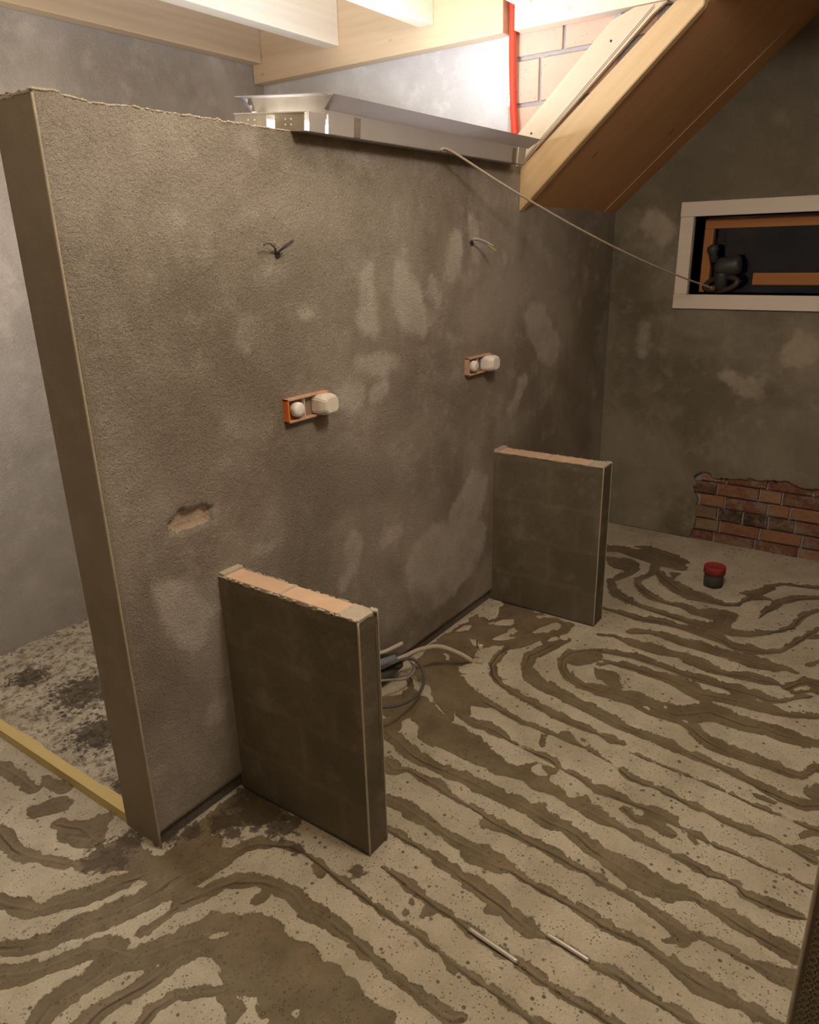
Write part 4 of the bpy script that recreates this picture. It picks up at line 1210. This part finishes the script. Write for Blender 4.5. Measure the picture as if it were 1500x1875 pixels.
# ---------------------------------------------------------------- wires out of the partition
def wires(name, label, strands, hub):
    r = empty(name, hub); of = tuple(hub)
    tag(r, label, 'wires', 'wire ends poking out of the partition')
    lathe('sleeve', [(0.009, 0), (0.009, 0.006), (0.006, 0.007)], hub, (0, -1, 0), M['grey_dark'], r, 14, of)
    for pts, rad, mt in strands:
        tube('wire', pts, rad, M[mt], r, 8, 8, 0, of)
wires('wire_stub', 'dark wires splayed in a V out of the upper left part of the partition',
      [([(1.630, 1.638, 1.646), (1.622, 1.62, 1.652), (1.626, 1.600, 1.666), (1.646, 1.580, 1.684)], 0.0035, 'cable_dark'),
       ([(1.630, 1.638, 1.648), (1.624, 1.62, 1.654), (1.632, 1.598, 1.664), (1.648, 1.584, 1.676)], 0.0025, 'wire_blue'),
       ([(1.628, 1.638, 1.648), (1.610, 1.618, 1.660), (1.590, 1.608, 1.669), (1.568, 1.600, 1.676), (1.548, 1.600, 1.672)], 0.0025, 'cable_dark'),
       ([(1.626, 1.638, 1.648), (1.600, 1.612, 1.672), (1.596, 1.606, 1.680)], 0.0025, 'conduit')], (1.630, YP, 1.645))
wires('wire_stub', 'grey wires arching right from the partition above the farther wall box',
      [([(2.722, 1.638, 1.667), (2.700, 1.618, 1.679), (2.714, 1.600, 1.679), (2.744, 1.580, 1.667), (2.776, 1.560, 1.646)], 0.0035, 'wire_blue'),
       ([(2.722, 1.638, 1.670), (2.702, 1.616, 1.684), (2.720, 1.598, 1.683), (2.746, 1.580, 1.672), (2.772, 1.562, 1.656)], 0.0025, 'conduit'),
       ([(2.744, 1.580, 1.667), (2.758, 1.570, 1.655), (2.780, 1.556, 1.639)], 0.0025, 'copper_y')], (2.722, YP, 1.668))

# ---------------------------------------------------------------- cables at the foot of the partition
r = tube('flexible_conduit', [(1.90, 1.634, 0.10), (1.960, 1.600, 0.115), (2.040, 1.580, 0.108), (2.106, 1.560, 0.110), (2.153, 1.520, 0.128), (2.225, 1.480, 0.117), (2.292, 1.430, 0.069), (2.354, 1.409, 0.012)], 0.0098, M['conduit'], None, 14, 12, ribs=0.0045)
tag(r, 'pale ribbed conduit arching from behind the nearer cross wall onto the floor', 'conduit')
tube('wire_end', [(2.350, 1.412, 0.014), (2.366, 1.372, 0.008), (2.366, 1.355, 0.020), (2.376, 1.365, 0.060), (2.380, 1.378, 0.078)], 0.0016, M['conduit'], r, 6, 8)
tube('wire_end', [(2.350, 1.412, 0.014), (2.362, 1.386, 0.012), (2.372, 1.386, 0.035), (2.380, 1.392, 0.062), (2.386, 1.398, 0.088)], 0.0016, M['copper_y'], r, 6, 8)
tube('wire_end', [(2.380, 1.392, 0.062), (2.382, 1.395, 0.082), (2.384, 1.398, 0.098)], 0.0026, M['wire_brown'], r, 6, 8)
box('wire_clip', 2.372, 2.386, 1.368, 1.380, 0.068, 0.084, M['cap_cream'], r, 0.001)
o = tube('looped_cable', [(1.90, 1.632, 0.095), (1.960, 1.600, 0.101), (2.055, 1.55, 0.118), (2.099, 1.52, 0.106), (2.094, 1.48, 0.087), (2.068, 1.45, 0.053), (1.991, 1.42, 0.049), (1.882, 1.40, 0.074), (1.783, 1.40, 0.111), (1.72, 1.47, 0.125), (1.70, 1.632, 0.12)], 0.0060, M['cable_dark'], None, 10, 10)
tag(o, 'dark grey cable hanging in a wide loop just above the floor by the partition', 'cable')
o = tube('bent_cable', [(1.94, 1.632, 0.088), (2.02, 1.600, 0.10), (2.119, 1.57, 0.082), (2.108, 1.53, 0.068), (2.079, 1.51, 0.064), (2.01, 1.50, 0.072), (1.942, 1.52, 0.096), (1.85, 1.57, 0.118), (1.80, 1.632, 0.12)], 0.0048, M['cable_mid'], None, 10, 10)
tag(o, 'thin light grey cable bent in a small loop inside the wide dark one', 'cable')
o = tube('conduit_stub', [(1.990, 1.634, 0.148), (2.036, 1.612, 0.146), (2.118, 1.590, 0.150)], 0.0085, M['conduit'], None, 14, 6)
tag(o, 'short cut-off pale conduit stub pointing up beside the cable bundle', 'conduit')
tube('tape_sleeve', [(1.93, 1.620, 0.118), (1.985, 1.596, 0.122), (2.05, 1.576, 0.118)], 0.017, M['wire_blue'], r, 14, 6)
o = tube('grey_cylinder', [(1.84, 1.650, 0.070), (1.95, 1.612, 0.062), (2.03, 1.602, 0.058), (2.10, 1.598, 0.066)], 0.024, M['grey_pipe'], None, 16, 6)  # dark cylinder filling the dark area at the partition foot
tag(o, 'short dark grey duct under the cable bundle against the partition', 'cylinder')

# ---------------------------------------------------------------- capped drain
r = empty('capped_drain_pipe', (3.672, 0.766, 0)); of = tuple(r.location)
tag(r, 'dark grey drain pipe stub with red cap on the floor before the window wall', 'pipe')
lathe('pipe', [(0.046, -0.004), (0.046, 0.082), (0.044, 0.084)], (3.672, 0.766, 0), (0, 0, 1), M['grey_pipe'], r, 40, of)
lathe('red_cap', [(0.047, 0.070), (0.0525, 0.072), (0.0525, 0.102), (0.050, 0.108), (0.046, 0.110), (0.043, 0.104), (0.010, 0.103)], (3.672, 0.766, 0), (0, 0, 1), M['red_cap'], r, 40, of)
bm = bmesh.new()
rr = random.Random(4)
for i in range(36):
    a_ = i * math.tau / 36
    bmesh.ops.create_icosphere(bm, subdivisions=1, radius=rr.uniform(.004, .009), matrix=Matrix.Translation((3.672 + .052 * math.cos(a_), .766 + .052 * math.sin(a_), 0)) @ Matrix.Diagonal((1, 1, .5, 1)))
bm_obj('mortar_collar', bm, M['crust'], r, of)

# ---------------------------------------------------------------- batten on the floor
bm = bmesh.new()
bx(bm, 0.968, 1.004, 1.800, 3.17, 0.0, 0.034)
bmesh.ops.subdivide_edges(bm, edges=[e for e in bm.edges if abs(e.verts[0].co.y - e.verts[1].co.y) > .5], cuts=60)
for v in bm.verts:
    if v.co.x > 1.0 and v.co.z > 0.02:
        v.co.x += 0.005 * (noise.noise((v.co.y * 6, 0, 0)) > 0.05)
    v.co.z += 0.001 * noise.noise((v.co.y * 9, v.co.x, 0))
bt = bm_obj('floor_batten', bm, M['batten'])
tag(bt, 'long yellow wooden batten lying on the floor against the partition end', 'batten')

# ---------------------------------------------------------------- bare lengths of heating pipe in their slots
def hp(pts, r_, label):
    o = tube('heating_pipe', pts, r_, M['pipe_alu'], None, 14, 6)
    tag(o, label, 'pipe', 'bare heating pipe lengths in the floor')
hp([(1.236, 0.742, 0.001), (1.229, 0.668, 0.002), (1.222, 0.594, 0.001)], 0.0062, 'left of the two shiny bare pipe lengths in the foreground floor slots')
hp([(1.334, 0.571, 0.001), (1.329, 0.512, 0.002), (1.324, 0.452, 0.001)], 0.0062, 'right of the two shiny bare pipe lengths in the foreground floor slots')
